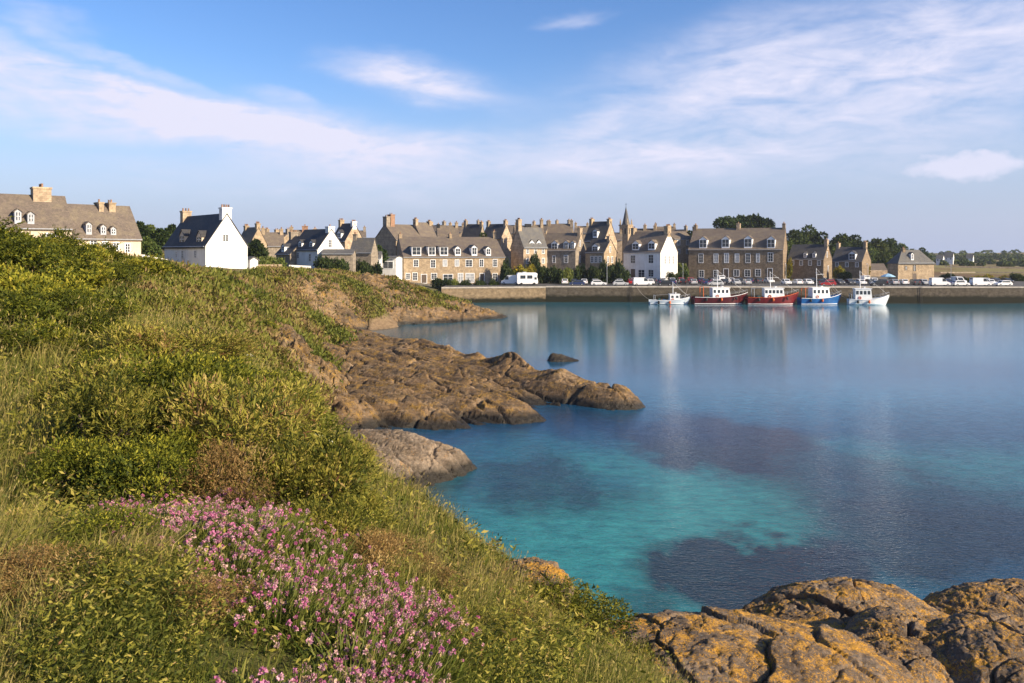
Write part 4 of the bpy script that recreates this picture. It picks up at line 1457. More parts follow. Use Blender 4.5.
house('stone_house', 'stone house with three white dormers and a sunlit gable, left of the twin gables', 541, 575.5, 250.5, 233.5, 240, -24, gpx=586.5, base=271, wall='granite_grey', roof='slate_brown', chim=(('R', 228, 'granite_pale', 2),),
      dorm=((554.5, 240.5, 250, 6), (566, 240.5, 249.5, 4.5), (572.5, 241, 249.5, 3.5)), win=((545.5, 256, 262.5, 2.6), (554, 256, 262.5, 2.6), (566, 255.5, 262.5, 3.2)), gwin=((580, 256, 262, 0.9), (580, 241, 246, 0.7)))
house('stone_house', 'narrow stone house with triangular sunlit gable, right of the twin gables', 585.5, 604, 252.5, 239.5, 238, -36, gpx=617, base=271, wall='granite', roof='slate', chim=(('R', 236, 'granite_pale', 1),), dorm=((595, 243.5, 251.5, 5.5),),
      win=((592, 256.5, 262.5, 2.2), (596, 256.5, 262.5, 2), (600, 256.5, 262.5, 2)), gwin=((608, 257, 262.5, 0.8), (612, 257, 262.5, 0.8), (610, 247, 252, 0.7)))
house('stone_house', 'brown roof between two dark chimneys above the three dormer house', 547, 572, 237, 224.5, 275, -8, D=9, wall='granite', roof='slate_brown', chim=(('L', 221, 'granite'), ('R', 220.5, 'granite_grey')))
house('stone_house', 'dark green slate house with tall sunlit stone gable left of the church', 584, 604, 241, 222, 262, -34, gpx=617, wall='granite_pale', roof='slate', chim=(('L', 219, 'granite'), ('R', 219, 'granite')), dorm=((595, 229, 237, 4),))
house('cottage', 'white harbour house with brown roof and sunlit white gable facing the quay', 623.5, 660.5, 252, 232, 238, -36, gpx=677.5, base=281, wall='white_render', roof='slate_brown', surround='white_render', chim=(('R', 226, 'granite', 3, 1.2), ('L', 228, 'granite', 2)),
      dorm=((635.5, 240.5, 250, 6), (651.5, 240, 249.5, 6)), win=((633, 255.5, 263, 3.8), (651, 255, 263, 4.0), (633, 269, 277.5, 4, 'door'), (641.5, 270, 277.5, 5.2), (651, 270, 276.5, 4.2)), gwin=((665, 256, 264, 0.7), (669, 256, 264, 0.7), (673, 256, 264, 0.7)))
house('stone_house', 'brown roof with two chimneys showing behind the white harbour house', 634, 662, 240, 229, 275, -16, D=9, wall='granite', roof='slate_brown', chim=((645, 225, 'granite'), (655, 225.5, 'granite')))
house('stone_house', 'sunlit pale stone house wall between the white house and the long stone house', 674, 692, 239, 232, 262, 20, D=8, base=275, wall='granite_pale', roof='slate_brown', chim=(('L', 225.5, 'granite'), (695, 226.5, 'granite_grey', 2)), auto=(2, 2))
house('harbour_house', 'long dark stone three storey house with four white dormers behind the red boats', 688.5, 783, 249.5, 228.7, 246, -22.5, gpx=787.5, base=281, wall='granite_dark', roof='slate_brown',
      chim=(('L', 225, 'granite_dark', 3), (738.5, 223.5, 'granite_pale', 2, 1.1), ('R', 223.5, 'granite_dark', 2)),
      dorm=((703, 236.5, 248, 7), (725.5, 236, 247.5, 7), (748, 235.5, 247.5, 7), (771, 236, 248, 7)),
      win=((701, 254, 262.5, 3.6), (716, 254, 262.5, 3.6, 'window', 'curtain_glass'), (726.5, 253.5, 262.5, 3.6, 'window', 'curtain_glass'), (737, 254, 262, 3.2, 'window', 'curtain_glass'), (748, 254, 262.5, 3.6), (758, 254, 262, 2.6, 'window', 'curtain_glass'), (770.5, 253, 261.5, 4),
           (701.5, 270.5, 277, 4), (716, 270.5, 277, 4), (726, 269, 279, 4, 'door'), (736.5, 270, 276, 4.5), (747.5, 270, 276.5, 4.6), (758, 269.5, 276, 4.4), (770, 268.5, 280, 4, 'door')))
house('slate_house', 'dark slate roofed house with narrow sunlit gable, right of the long stone house', 788, 823.5, 259, 245, 252, -34, gpx=832, base=281, wall='granite_dark', roof='slate', chim=(('R', 239.5, 'granite_pale', 1),), dorm=((805, 252, 257.5, 2.5), (814, 252, 257.5, 2.5)), auto=(4, 1), gwin=((827, 252, 257, 0.8), (828, 266, 271, 0.8)))
house('slate_house', 'dark slate house with a cream gable end left of the warehouse', 832, 862, 261, 247.5, 268, -36, gpx=871, base=279, wall='granite_dark', roof='slate', chim=(('R', 242, 'granite'), ('L', 243, 'granite_pale', 1)), dorm=((852, 251, 260, 5),), auto=(3, 1))
house('warehouse', 'square pale stone warehouse with hipped slate roof standing alone on the quay', 898, 934, 262.7, 250.5, 240, 14, gpx=887.5, base=283, wall='granite', roof='slate_grey', surround='granite', hip=(3.6, 3.6), chim=((903, 249, 'granite_dark', 2),), dorm=((912.5, 252.5, 260, 3),),
      win=((906, 266, 270, 2.2), (914.5, 265, 271, 3), (914.5, 273.5, 282.5, 4, 'door')), cat='warehouse')
house('cottage', 'low cream cottage half hidden by the trees left of the warehouse', 870, 887, 270, 264, 290, -8, D=8, wall='cream_render', roof='slate_brown', auto=(3, 1))
for px0, px1, e, r, Y, lb in ((936, 943, 258.5, 255, 560, 'small white far-off house with grey roof, leftmost beyond the fields'), (944, 953, 257, 252.5, 600, 'bright white far-off house, middle one beyond the fields'), (966, 973, 258, 254, 640, 'tiny white far-off house by the wood, rightmost beyond the fields')):
    house('farmhouse', lb, px0, px1, e, r, Y, -36, D=6, wall='white_render', roof='slate_grey', auto=(2, 1), group='far houses beyond the fields')
for px0, px1, e, r, Y, lb in ((447, 462, 232, 226.5, 330, 'pale far roof peeping over the second roof above the hotel'), (504, 516, 233, 225.5, 325, 'small sunlit roof beside the tall chimney right of the hotel roofs'), (655, 676, 232, 227, 330, 'brown far roof right of the church tower'),
                              (574, 588, 233, 226.5, 320, 'small brown roof left of the dark green slate house'), (606, 622, 240, 233, 300, 'low brown roof at the foot of the church tower'), (240, 262, 239, 232, 260, 'brown roof far behind the brown stone gable')):
    house('stone_house', lb, px0, px1, e, r, Y, -8, D=9, wall='granite_pale', roof='slate_brown', chim=(('L', r - 3.5, 'granite'), ('R', r - 3, 'granite')))

for px0, px1, e, r, Y, th, lb in ((268, 281, 240, 233, 300, -30, 'brown far roof above the low stone house with two chimneys'), (352, 366, 237, 231, 290, 12, 'small brown far roof between the white chimney and the tall shaded gable'), (425, 440, 231, 225.5, 320, -25, 'grey far roof just right of the tall stone house with stacked chimneys'),
                              (468, 482, 232, 224.5, 335, 20, 'far brown roof with two chimneys behind the third roof above the hotel'), (530, 546, 232, 225, 330, -20, 'far roof with a sunlit gable behind the grey dormered house'), (559, 573, 231, 224, 335, 15, 'far roof between the brown roof and the dark green slate house'), (664, 684, 236, 230, 300, -28, 'far brown roof with sunlit gable right of the white harbour house')):
    house('stone_house', lb, px0, px1, e, r, Y, th, D=8, wall='granite', roof='slate' if Y % 2 else 'slate_brown', chim=(('L', r - 3.5, 'granite', 2), ('R', r - 4, 'granite_grey', 2)))


def church():
    fr = Frame(626, 330, -38)
    zb = float(ground(np.array([fr.o[0]]), np.array([fr.o[1]]), False)[0])
    root = empty('church', (fr.o[0], fr.o[1], zb), fr.th)
    tag(root, 'stone church tower with slender slate spire above the roofs', 'church')
    Z = lambda py: fr.z(py, 0) - zb
    s = 2.0
    m = MB()
    m.box(-s, s, -s, s, -3, Z(226))
    m.box(-s - 0.25, s + 0.25, -s - 0.25, s + 0.25, Z(226) + 0.002, Z(224.8))
    m.build('tower', M['granite'], root)
    for ax in ((0, -1), (1, 0)):
        for k in (-0.8, 0.8):
            b = MB()
            if ax[1]:
                b.box(k - 0.35, k + 0.35, -s - 0.03, -s + 0.1, Z(234), Z(228.5))
            else:
                b.box(s - 0.1, s + 0.03, k - 0.35, k + 0.35, Z(234), Z(228.5))
            b.build('belfry_opening', M['black'], root)
    sp = MB()
    n = 8
    rings = []
    for r, z in ((1.75, Z(224.8) + 0.004), (1.25, Z(220.5)), (0.65, Z(213)), (0.06, Z(206.5))):
        rings.append([(r * math.cos(2 * math.pi * (k + .5) / n), r * math.sin(2 * math.pi * (k + .5) / n), z) for k in range(n)])
    sp.loft(rings)
    sp.build('spire', M['slate_grey'], root)
    for k in range(4):
        a = math.pi / 4 + k * math.pi / 2
        x, y = 1.9 * math.cos(a) * 1.25, 1.9 * math.sin(a) * 1.25
        p = MB()
        p.loft([[(x + r * math.cos(t * math.pi / 2), y + r * math.sin(t * math.pi / 2), z) for t in range(4)] for r, z in ((0.42, Z(224.8) + .004), (0.36, Z(222)), (0.03, Z(218.5)))])
        p.build('pinnacle', M['granite'], root)
    c = MB()
    c.tube([(0, 0, Z(206.5)), (0, 0, Z(203))], 0.07)
    c.tube([(-0.4, 0, Z(204.4)), (0.4, 0, Z(204.4))], 0.06)
    c.build('cross', M['black'], root)
    nv = MB()
    nv.add([(-14, -3, -3), (-s, -3, -3), (-s, 5, -3), (-14, 5, -3), (-14, -3, 6), (-s, -3, 6), (-s, 5, 6), (-14, 5, 6)], [(0, 1, 5, 4), (1, 2, 6, 5), (2, 3, 7, 6), (3, 0, 4, 7)])
    nv.build('nave_wall', M['granite'], root)
    r = roof_mesh(12, 8, 6, 10.5)
    r.v = [(x - 8, y - 3, z) for x, y, z in r.v]
    r.build('nave_roof', M['slate'], root)


church()


# ------------------------------------------------------------------ fishing boats
def hull_mesh(L, B, zs, rise, deck=0.55):
    m = MB()
    rings = []
    for k in range(17):
        t = k / 16
        x = -L / 2 + L * t
        b = B / 2 * (0.80 + 0.20 * min(1, t / 0.3)) * (1 - max(0, (t - 0.55) / 0.45) ** 2.2)
        b = max(b, 0.05)
        z = zs + rise * max(0, (t - 0.3) / 0.7) ** 2 + 0.15 * (1 - t) ** 2
        fl = 0.86 - 0.25 * max(0, (t - 0.6) / 0.4)
        xk = x - 0.10 * L * max(0, (t - 0.8) / 0.2) ** 2
        i = min(b * 0.6, 0.12)
        zd = z - deck
        rings.append([(x, -b, z), (xk * 0.5 + x * 0.5, -b * (fl + 0.08), z * 0.55), (xk, -b * fl, 0.12), (xk, -b * 0.5, -0.5), (xk, 0, -0.75), (xk, b * 0.5, -0.5), (xk, b * fl, 0.12), (xk * 0.5 + x * 0.5, b * (fl + 0.08), z * 0.55), (x, b, z),
                      (x, b - i, z), (x, b - i, zd), (x, -b + i, zd), (x, -b + i, z)])
    m.loft(rings)
    return m, rings


def boat(name, label, px0, px1, Yb, hull, opts):
    x0, x1 = (px0 - 512) / F * Yb, (px1 - 512) / F * Yb
    L = x1 - x0
    B = opts.get('beam', L * 0.31)
    zs, rise = opts.get('zs', 1.35), opts.get('rise', 1.0)
    root = empty(name, ((x0 + x1) / 2, Yb, 0), opts.get('rz', 0.0))
    tag(root, label, 'boat', 'fishing boats moored along the quay')
    hm, rings = hull_mesh(L, B, zs, rise)
    h = hm.build('hull', hull, root)
    rail = MB()
    for s in (0, 8):
        rail.tube([(r[s][0], r[s][1] * 1.012, r[s][2] - 0.06) for r in rings], 0.06)
    rail.build('rub_rail', opts.get('rail', M['white_paint']), root)
    bt = MB()
    for s, q in ((2, -1), (6, 1)):
        a = [(r[s][0], r[s][1] + q * 0.02, 0.13) for r in rings]
        c = [(r[s][0], r[s][1] + q * 0.03, 0.27) for r in rings]
        c = [(p[0], p[1] + q * 0.02, p[2]) for p in c]
        n = len(a)
        bt.add(a + c, [(i, i + 1, n + i + 1, n + i) for i in range(n - 1)])
    bt.build('boot_stripe', opts.get('stripe', M['white_paint']), h)
    # wheelhouse
    wt, wl, ww, wh = opts['wh']                       # station, length, width, height
    xc = -L / 2 + L * wt
    zd = zs - 0.55
    w = MB()
    a, b = wl / 2, ww / 2
    w.loft([[(xc - a, -b, zd), (xc + a, -b, zd), (xc + a, b, zd), (xc - a, b, zd)], [(xc - a, -b * .95, zd + wh), (xc + a * 0.82, -b * .95, zd + wh), (xc + a * 0.82, b * .95, zd + wh), (xc - a, b * .95, zd + wh)]])
    wm = opts.get('cab', M['white_paint'])
    wo = w.build('wheelhouse', wm, root)
    r = MB()
    r.box(xc - a - 0.15, xc + a * 0.82 + 0.25, -b - 0.05, b + 0.05, zd + wh + 0.002, zd + wh + 0.13)
    r.build('wheelhouse_roof', opts.get('roofm', M['white_paint']), root)
    n = max(2, int(wl / 0.95))
    for k in range(n):
        xx = xc - a + (k + 0.5) * (wl * 0.9) / n
        for s in (-1, 1):
            g = MB()
            y = s * b * 0.965
            g.box(xx - 0.3, xx + 0.3, min(y, y + s * 0.03), max(y, y + s * 0.03), zd + wh * 0.58, zd + wh * 0.86)
            g.build('window', M['glass'], wo)
    for k in (-1, 0, 1):
        g = MB()
        y = k * b * 0.6
        xa = xc + a * (1 - 0.18 * 0.6) + 0.015
        xb = xc + a * (1 - 0.18 * 0.88) + 0.015
        g.add([(xa, y - b * 0.25, zd + wh * 0.6), (xa, y + b * 0.25, zd + wh * 0.6), (xb, y + b * 0.25, zd + wh * 0.88), (xb, y - b * 0.25, zd + wh * 0.88),
               (xa - .1, y - b * 0.25, zd + wh * 0.6), (xa - .1, y + b * 0.25, zd + wh * 0.6), (xb - .1, y + b * 0.25, zd + wh * 0.88), (xb - .1, y - b * 0.25, zd + wh * 0.88)],
              [(0, 1, 2, 3), (7, 6, 5, 4), (0, 4, 5, 1), (2, 6, 7, 3), (1, 5, 6, 2), (0, 3, 7, 4)])
        g.build('window', M['glass'], wo)
    mz = opts.get('mast', 7.0)
    ms = MB()
    ms.tube([(xc - a * 0.3, 0, zd + wh), (xc - a * 0.35, 0, mz)], [0.09, 0.05])
    ms.tube([(xc - a * 0.33, -0.7, mz - 1.2), (xc - a * 0.33, 0.7, mz - 1.2)], 0.04)
    ms.tube([(xc - a * 0.33, 0, mz - 1.6), (xc + a * 0.5, 0, mz - 1.5)], 0.04)
    ms.tube([(xc - a * 0.33, 0, mz - 0.2), (L * 0.47, 0, zs + rise)], 0.018, 4)
    ms.build('mast', opts.get('mastm', M['white_paint']), root)
    rd = MB()
    rd.box(xc + a * 0.1, xc + a * 0.28, -0.6, 0.6, zd + wh + 0.35, zd + wh + 0.5)
    rd.tube([(xc + a * 0.19, 0, zd + wh + 0.1), (xc + a * 0.19, 0, zd + wh + 0.36)], 0.08)
    rd.build('radar', M['white_paint'], root)
    # guard rails round bow
    gr = MB()
    pts = [(r_[s][0], r_[s][1] * 0.93, r_[s][2]) for s in (0,) for r_ in rings[10:]] + [(r_[8][0], r_[8][1] * 0.93, r_[8][2]) for r_ in rings[:9:-1]]
    gr.tube([(p[0], p[1], p[2] + 0.65) for p in pts], 0.03, 5)
    for p in pts[::2]:
        gr.tube([p, (p[0], p[1], p[2] + 0.65)], 0.025, 5)
    gr.build('guard_rail', M['steel'], root)
    if opts.get('gantry', True):
        g = MB()
        gx = -L / 2 + L * opts.get('gx', 0.1)
        gz = opts.get('gz', 4.0)
        for s in (-1, 1):
            g.tube([(gx, s * B * 0.36, zd), (gx, s * B * 0.33, gz)], 0.08)
        g.tube([(gx, -B * 0.33, gz), (gx, B * 0.33, gz)], 0.08)
        g.tube([(gx, 0, gz), (xc - a, 0, zd + wh)], 0.03, 5)
        g.build('gantry', opts.get('gm', M['steel']), root)
        d = MB()
        d.loft([[(gx + 1.3 + 0.45 * math.cos(k * math.pi / 5), y, zd + 0.5 + 0.45 * math.sin(k * math.pi / 5)) for k in range(10)] for y in (-B * 0.25, B * 0.25)])
        d.build('net_drum', M['net'], root)
    for k in range(opts.get('buoys', 3)):
        by = MB()
        px = -L / 2 + L * (0.2 + 0.27 * k)
        rr = rings[int((0.2 + 0.27 * k) * 16)]
        y, z = rr[0][1] - 0.22, rr[0][2] - 0.55
        by.loft([[(px + q * 0.28 * math.cos(a_ * math.pi / 4), y + q * 0.28 * math.sin(a_ * math.pi / 4), z + dz) for a_ in range(8)] for q, dz in ((0.2, -0.45), (0.8, -0.3), (1.0, 0), (0.8, 0.25), (0.2, 0.42))])
        by.build('fender', M['orange'] if k % 2 else M['black'], root)
    lr = MB()
    cx, cz = xc - a * 0.5, zd + wh * 0.32
    ring = []
    for k in range(13):
        t = 2 * math.pi * k / 12
        ring.append((cx + 0.3 * math.cos(t), -b - 0.07, cz + 0.3 * math.sin(t)))
    lr.tube(ring, 0.08, 6)
    lr.build('life_ring', M['orange'], root)
    for e in (0.04, 0.93):
        rr = rings[int(e * 16)]
        q = rr[8]
        ml = MB()
        dx = -2.2 if e < 0.5 else 2.2
        yw = float(np.interp(root.location.x + q[0] + dx, [QC[0], QE[0]], [QC[1], QE[1]])) - Yb
        p0, p1 = Vector((q[0], q[1] * 0.9, q[2] + 0.05)), Vector((q[0] + dx, yw - 0.1, QUAY_Z + 0.1))
        ml.tube([p0.lerp(p1, t) - Vector((0, 0, 0.5 * math.sin(math.pi * t))) for t in (0, .2, .4, .6, .8, 1)], 0.035, 5)
        ml.build('mooring_line', M['coping'], root)
    for k in range(opts.get('crates', 2)):
        c = MB()
        bx_ = -L / 2 + L * (0.28 + 0.06 * k) if wt > 0.4 else L * (0.05 + 0.08 * k)
        c.loft([[(bx_ - .35, -.3, zd), (bx_ + .35, -.3, zd), (bx_ + .35, .3, zd), (bx_ - .35, .3, zd)], [(bx_ - .42, -.36, zd + .8), (bx_ + .42, -.36, zd + .8), (bx_ + .42, .36, zd + .8), (bx_ - .42, .36, zd + .8)]])
        c.build('deck_box', M['blue_paint'] if k else M['orange'], root)
    return root


M['hull_maroon'] = plain('hull_maroon', (0.065, 0.007, 0.010), 0.4, var=0.2, scale=1.0)
M['hull_red'] = plain('hull_red', (0.12, 0.008, 0.010), 0.4, var=0.2, scale=1.0)
M['hull_blue'] = plain('hull_blue', (0.012, 0.085, 0.25), 0.35, var=0.2, scale=1.0)
M['hull_white'] = plain('hull_white', (0.72, 0.73, 0.72), 0.4, var=0.08, scale=1.0)
M['hull_grey'] = plain('hull_grey', (0.40, 0.46, 0.52), 0.4, var=0.1, scale=1.0)
M['orange'] = plain('orange', (0.60, 0.12, 0.02), 0.5)
M['net'] = plain('net', (0.03, 0.10, 0.09), 0.9, var=0.5, scale=8)
M['pale_blue'] = plain('pale_blue', (0.32, 0.52, 0.66), 0.4)
boat('motor_boat', 'small pale grey open boat with low cabin, leftmost of the moored boats', 649.5, 690, 199, M['hull_grey'], dict(zs=0.95, rise=0.9, beam=3.0, wh=(0.62, 2.6, 1.9, 2.0), mast=5.6, gx=0.12, gz=2.2, buoys=2, crates=2))
boat('fishing_trawler', 'dark maroon fishing boat with white wheelhouse, second from the left', 692.5, 748, 199, M['hull_maroon'], dict(zs=1.75, rise=1.15, wh=(0.50, 4.6, 2.7, 2.8), mast=8.6, gx=0.16, gz=4.4, buoys=3, gm=M['orange'], rz=0.06))
boat('fishing_trawler', 'red fishing boat with white wheelhouse, in the middle of the moored boats', 747, 798, 197.5, M['hull_red'], dict(zs=1.75, rise=1.35, wh=(0.52, 5.0, 2.7, 2.8), mast=8.2, gx=0.12, gz=4.0, buoys=3, rail=M['orange'], rz=-0.05))
boat('fishing_trawler', 'bright blue fishing boat with pale wheelhouse, fourth from the left', 798.5, 842, 197.5, M['hull_blue'], dict(zs=1.55, rise=1.15, wh=(0.48, 4.6, 2.6, 3.1), mast=9.0, gx=0.10, gz=4.0, buoys=2, cab=M['white_paint'], gm=M['orange'], rz=0.09))
boat('fishing_boat', 'white fishing boat with pale blue wheelhouse, rightmost of the moored boats', 849, 888, 196.5, M['hull_white'], dict(zs=1.25, rise=1.25, wh=(0.36, 4.0, 2.3, 3.2), mast=8.4, gx=0.06, gz=2.6, gantry=True, buoys=2, stripe=M['pale_blue'], cab=M['hull_white'], rz=-0.14))


# ------------------------------------------------------------------ parked cars
def car_proto(kind, paint):
    """hatchback or van; nose along +x, built on its wheels"""
    root = empty('parked_car' if kind == 'car' else 'parked_van')
    L, Wd, H = (4.1, 1.76, 1.48) if kind == 'car' else (4.9, 1.95, 2.15)
    h, w = L / 2, Wd / 2
    b = MB()
    if kind == 'car':
        low = [(-h, .35), (-h - .02, .72), (-h + .12, .92), (h - 1.0, .90), (h - .15, .76), (h, .55), (h - .02, .30), (-h + .05, .28)]
        top = [(-h + .18, .90), (-h + .55, 1.40), (-h + .9, H), (.25, H - .02), (.55, 1.38), (h - 1.05, .88)]
    else:
        low = [(-h, .40), (-h, 1.05), (-h + .05, 1.15), (h - .75, 1.1), (h - .15, .92), (h, .6), (h - .02, .32), (-h + .05, .3)]
        top = [(-h + .06, 1.13), (-h + .10, 2.05), (-h + .3, H), (h - 1.9, H), (h - 1.55, 2.0), (h - .8, 1.08)]
    ring = lambda pr, y: [(x, y, z) for x, z in pr]
    b.loft([ring([(x * .985, z) for x, z in low], -w + .0), ring(low, -w * .92), ring(low, w * .92), ring([(x * .985, z) for x, z in low], w)])
    wt = w * .86
    b.loft([ring([(x, z) for x, z in top], -wt * .98), ring(top, -wt * .9), ring(top, wt * .9), ring(top, wt * .98)])
    b.build('body', paint, root)

    def quadbox(name, p, off):
        g = MB()
        p = [Vector(q) for q in p]
        n = (p[1] - p[0]).cross(p[2] - p[0]).normalized()
        c = sum(p, Vector()) / 4
        if (n.dot(Vector(off))) < 0:
            n = -n
        g.add([q + n * .015 for q in p] + [q - n * .03 for q in p], [(0, 1, 2, 3), (7, 6, 5, 4), (0, 4, 5, 1), (1, 5, 6, 2), (2, 6, 7, 3), (3, 7, 4, 0)])
        g.build(name, M['glass'], root)
    y = wt * .84
    a, c = top[4], top[5]
    quadbox('windscreen', [(c[0] - .06, -y, c[1] + .06), (c[0] - .06, y, c[1] + .06), (a[0] + .02, y * .95, a[1] - .02), (a[0] + .02, -y * .95, a[1] - .02)], (1, 0, .5))
    a, c = top[0], top[1]
    quadbox('rear_window', [(a[0] + .05, -y, a[1] + .12), (a[0] + .05, y, a[1] + .12), (c[0], y * .95, c[1]), (c[0], -y * .95, c[1])], (-1, 0, .3))
    zs0, zs1 = top[0][1] + .06, H - .16
    xa0, xa1 = (top[0][0] + .35, top[5][0] - .25) if kind == 'car' else (.35, top[5][0] - .2)
    xb0, xb1 = (top[1][0] + .12, top[4][0] - .02) if kind == 'car' else (.35, top[4][0] + .02)
    for s in (-1, 1):
        yy = s * (wt * .98)
        quadbox('side_window', [(xa0, yy, zs0), (xa1, yy, zs0), (xb1, yy, zs1), (xb0, yy, zs1)], (0, s, 0))
    for x in (-h + .78, h - .82):
        for s in (-1, 1):
            t = MB()
            y0, y1 = sorted((s * (w - .2), s * (w + .02)))
            t.loft([[(x + r * math.cos(k * math.pi / 7), yv, .31 + r * math.sin(k * math.pi / 7)) for k in range(14)] for yv, r in ((y0, .29), (y0 + .03, .31), (y1 - .03, .31), (y1, .29))])
            wl = t.build('wheel', M['black'], root)
            e = MB()
            ye = s * (w + .022)
            e.loft([[(x + r * math.cos(k * math.pi / 5), yv, .31 + r * math.sin(k * math.pi / 5)) for k in range(10)] for yv, r in sorted(((ye - s * .03, .19), (ye, .17)))])
            e.build('hubcap', M['steel'], wl)
    for s in (-1, 1):
        e = MB()
        e.box(h - .16, h + .01, s * w * .62 - .16, s * w * .62 + .16, .60, .74)
        e.build('headlight', M['lamp_glass'], root)
        e = MB()
        e.box(-h - .03, -h + .1, s * w * .72 - .12, s * w * .72 + .12, .68, .88)
        e.build('tail_light', M['lamp_red'], root)
    return root


M['lamp_glass'] = plain('lamp_glass', (0.6, 0.6, 0.58), 0.15)
M['lamp_red'] = plain('lamp_red', (0.35, 0.01, 0.01), 0.2)
PAINTS = {'white': (0.75, 0.75, 0.74), 'silver': (0.42, 0.43, 0.44), 'black': (0.018, 0.018, 0.02), 'dark grey': (0.07, 0.072, 0.078), 'dark blue': (0.02, 0.035, 0.10), 'red': (0.30, 0.018, 0.018)}
LAND = [(500, 'at the corner of the quay'), (560, 'below the three dormer stone house'), (604, 'below the narrow sunlit gable'), (645, 'in front of the white harbour house'), (705, 'by the long stone house, left half'), (760, 'by the long stone house, right half'),
        (810, 'in front of the dark slate house'), (855, 'in front of the cream gabled slate house'), (912, 'in front of the stone warehouse'), (968, 'right of the stone warehouse'), (1060, 'at the far right of the quay')]
ORD = ['', 'second ', 'third ', 'fourth ', 'fifth ', 'sixth ', 'seventh ', 'eighth ', 'ninth ']


def park_cars():
    protos = {}
    spots = []
    R = random.Random(11)
    d = (Vector(QE) - Vector(QC)).normalized()
    for row, off, gap, rz in (('by the edge', 4.6, 0.17, 0.0), ('in the second row', 13.5, 0.15, 1.57), ('in the back row', 24.0, 0.22, 1.57)):
        t = 3.0 if row != 'in the back row' else 26.0
        while t < 138:
            step = 5.2 if rz == 0 else 2.75
            t += step * R.uniform(0.95, 1.15)
            if R.random() < gap + (0.22 if row == 'by the edge' else -0.06) + (0.05 if t > 112 else 0):
                t += step * R.choice((0.5, 1, 2))
                continue
            x, y = QC[0] + d.x * t, QC[1] + d.y * t + off
            if row == 'in the back row' and y > 232:
                y = 229 + R.uniform(-.5, .5)
            px = 512 + F * x / y
            if px > 1015 or (880 < px < 940 and row == 'in the back row'):
                continue
            spots.append((px, x, y, rz + R.choice((0, math.pi)) + R.uniform(-.05, .05), row, R.choices(list(PAINTS), (34, 20, 15, 13, 9, 5))[0], 'van' if R.random() < 0.06 else 'car'))
    spots.sort()
    seen = {}
    for px, x, y, rz, row, colr, kind in spots:
        if kind == 'van':
            colr = 'white' if colr in ('red', 'silver', 'black') else colr
        key = (kind, colr)
        if key not in protos:
            pm = plain('paint_' + colr.replace(' ', '_'), PAINTS[colr], 0.28, var=0.04, spec=0.5)
            r = car_proto(kind, pm)
            protos[key] = (r, kids_of(r), [True])
        r, kd, first = protos[key]
        if first[0]:
            o = r
            first[0] = False
        else:
            o = copy_tree(r, kd)
        o.location = (x, y, QUAY_Z + 0.015)
        o.rotation_euler = (0, 0, rz)
        land = min(LAND, key=lambda l: abs(l[0] - px))[1]
        k = (kind, colr, row, land)
        n = seen.get(k, 0)
        seen[k] = n + 1
        nm = ('hatchback' if kind == 'car' else 'van')
        tag(o, f'{ORD[min(n, 8)]}{colr} {nm} {row} {land}'.strip() if row != 'by the edge' else f'{ORD[min(n, 8)]}{colr} {nm} at the quay edge {land}'.strip(), 'car' if kind == 'car' else 'van', 'cars parked on the quay')


park_cars()


def camper_van():
    """tall white motorhome, side on, at the corner of the quay"""
    Y = 214.0
    x0, x1 = (516.5 - 512) / F * Y, (537.5 - 512) / F * Y
    L_, h, w = x1 - x0, 3.35, 1.1
    root = empty('camper_van', ((x0 + x1) / 2, Y, QUAY_Z + 0.01), math.radians(6))
    tag(root, 'white camper van with two dark side windows at the corner of the quay', 'van')
    a = L_ / 2
    pr = [(-a + .1, .42), (-a, .6), (-a, h - .35), (-a + .35, h), (a - .6, h), (a - .12, h - .3), (a - .25, 2.2), (a - .05, 1.5), (a, .9), (a, .5), (a - .1, .42)]
    b = MB()
    ring = lambda y, q: [(x * q, y, .42 + (z - .42) * (q * .5 + .5)) for x, z in pr]
    b.loft([ring(-w, .965), ring(-w * .9, 1.0), ring(w * .9, 1.0), ring(w, .965)])
    b.build('body', M['white_paint'], root)
    for xa, xb in ((-a + .9, -a + 2.3), (-a + 2.75, -a + 4.15)):
        g = MB()
        g.box(xa, xb, -w - .03, -w + .05, 1.75, 2.65)
        g.build('side_window', M['glass'], root)
    g = MB()
    g.box(a - .95, a - .32, -w - .03, -w + .05, 1.5, 2.15)
    g.build('cab_window', M['glass'], root)
    for x in (-a + 1.2, a - 1.0):
        for s in (-1, 1):
            t = MB()
            y0, y1 = sorted((s * (w - .25), s * (w + .03)))
            t.loft([[(x + .36 * math.cos(k * math.pi / 7), yv, .36 + .36 * math.sin(k * math.pi / 7)) for k in range(14)] for yv in (y0, y1)])
            t.build('wheel', M['black'], root)
    r = MB()
    r.box(-a + 1.6, -a + 2.6, -.5, .5, h + .003, h + .2)
    r.build('roof_vent', M['grey_paint'], root)
    r = car_proto('van', M['white_paint'])
    r.location = ((510.5 - 512) / F * 216, 216, QUAY_Z + 0.01)
    r.scale = (1, 1, 1.2)
    r.rotation_euler = (0, 0, math.pi - 0.25)
    tag(r, 'white panel van parked nose left just behind the tall camper van', 'van', 'cars parked on the quay')


camper_van()


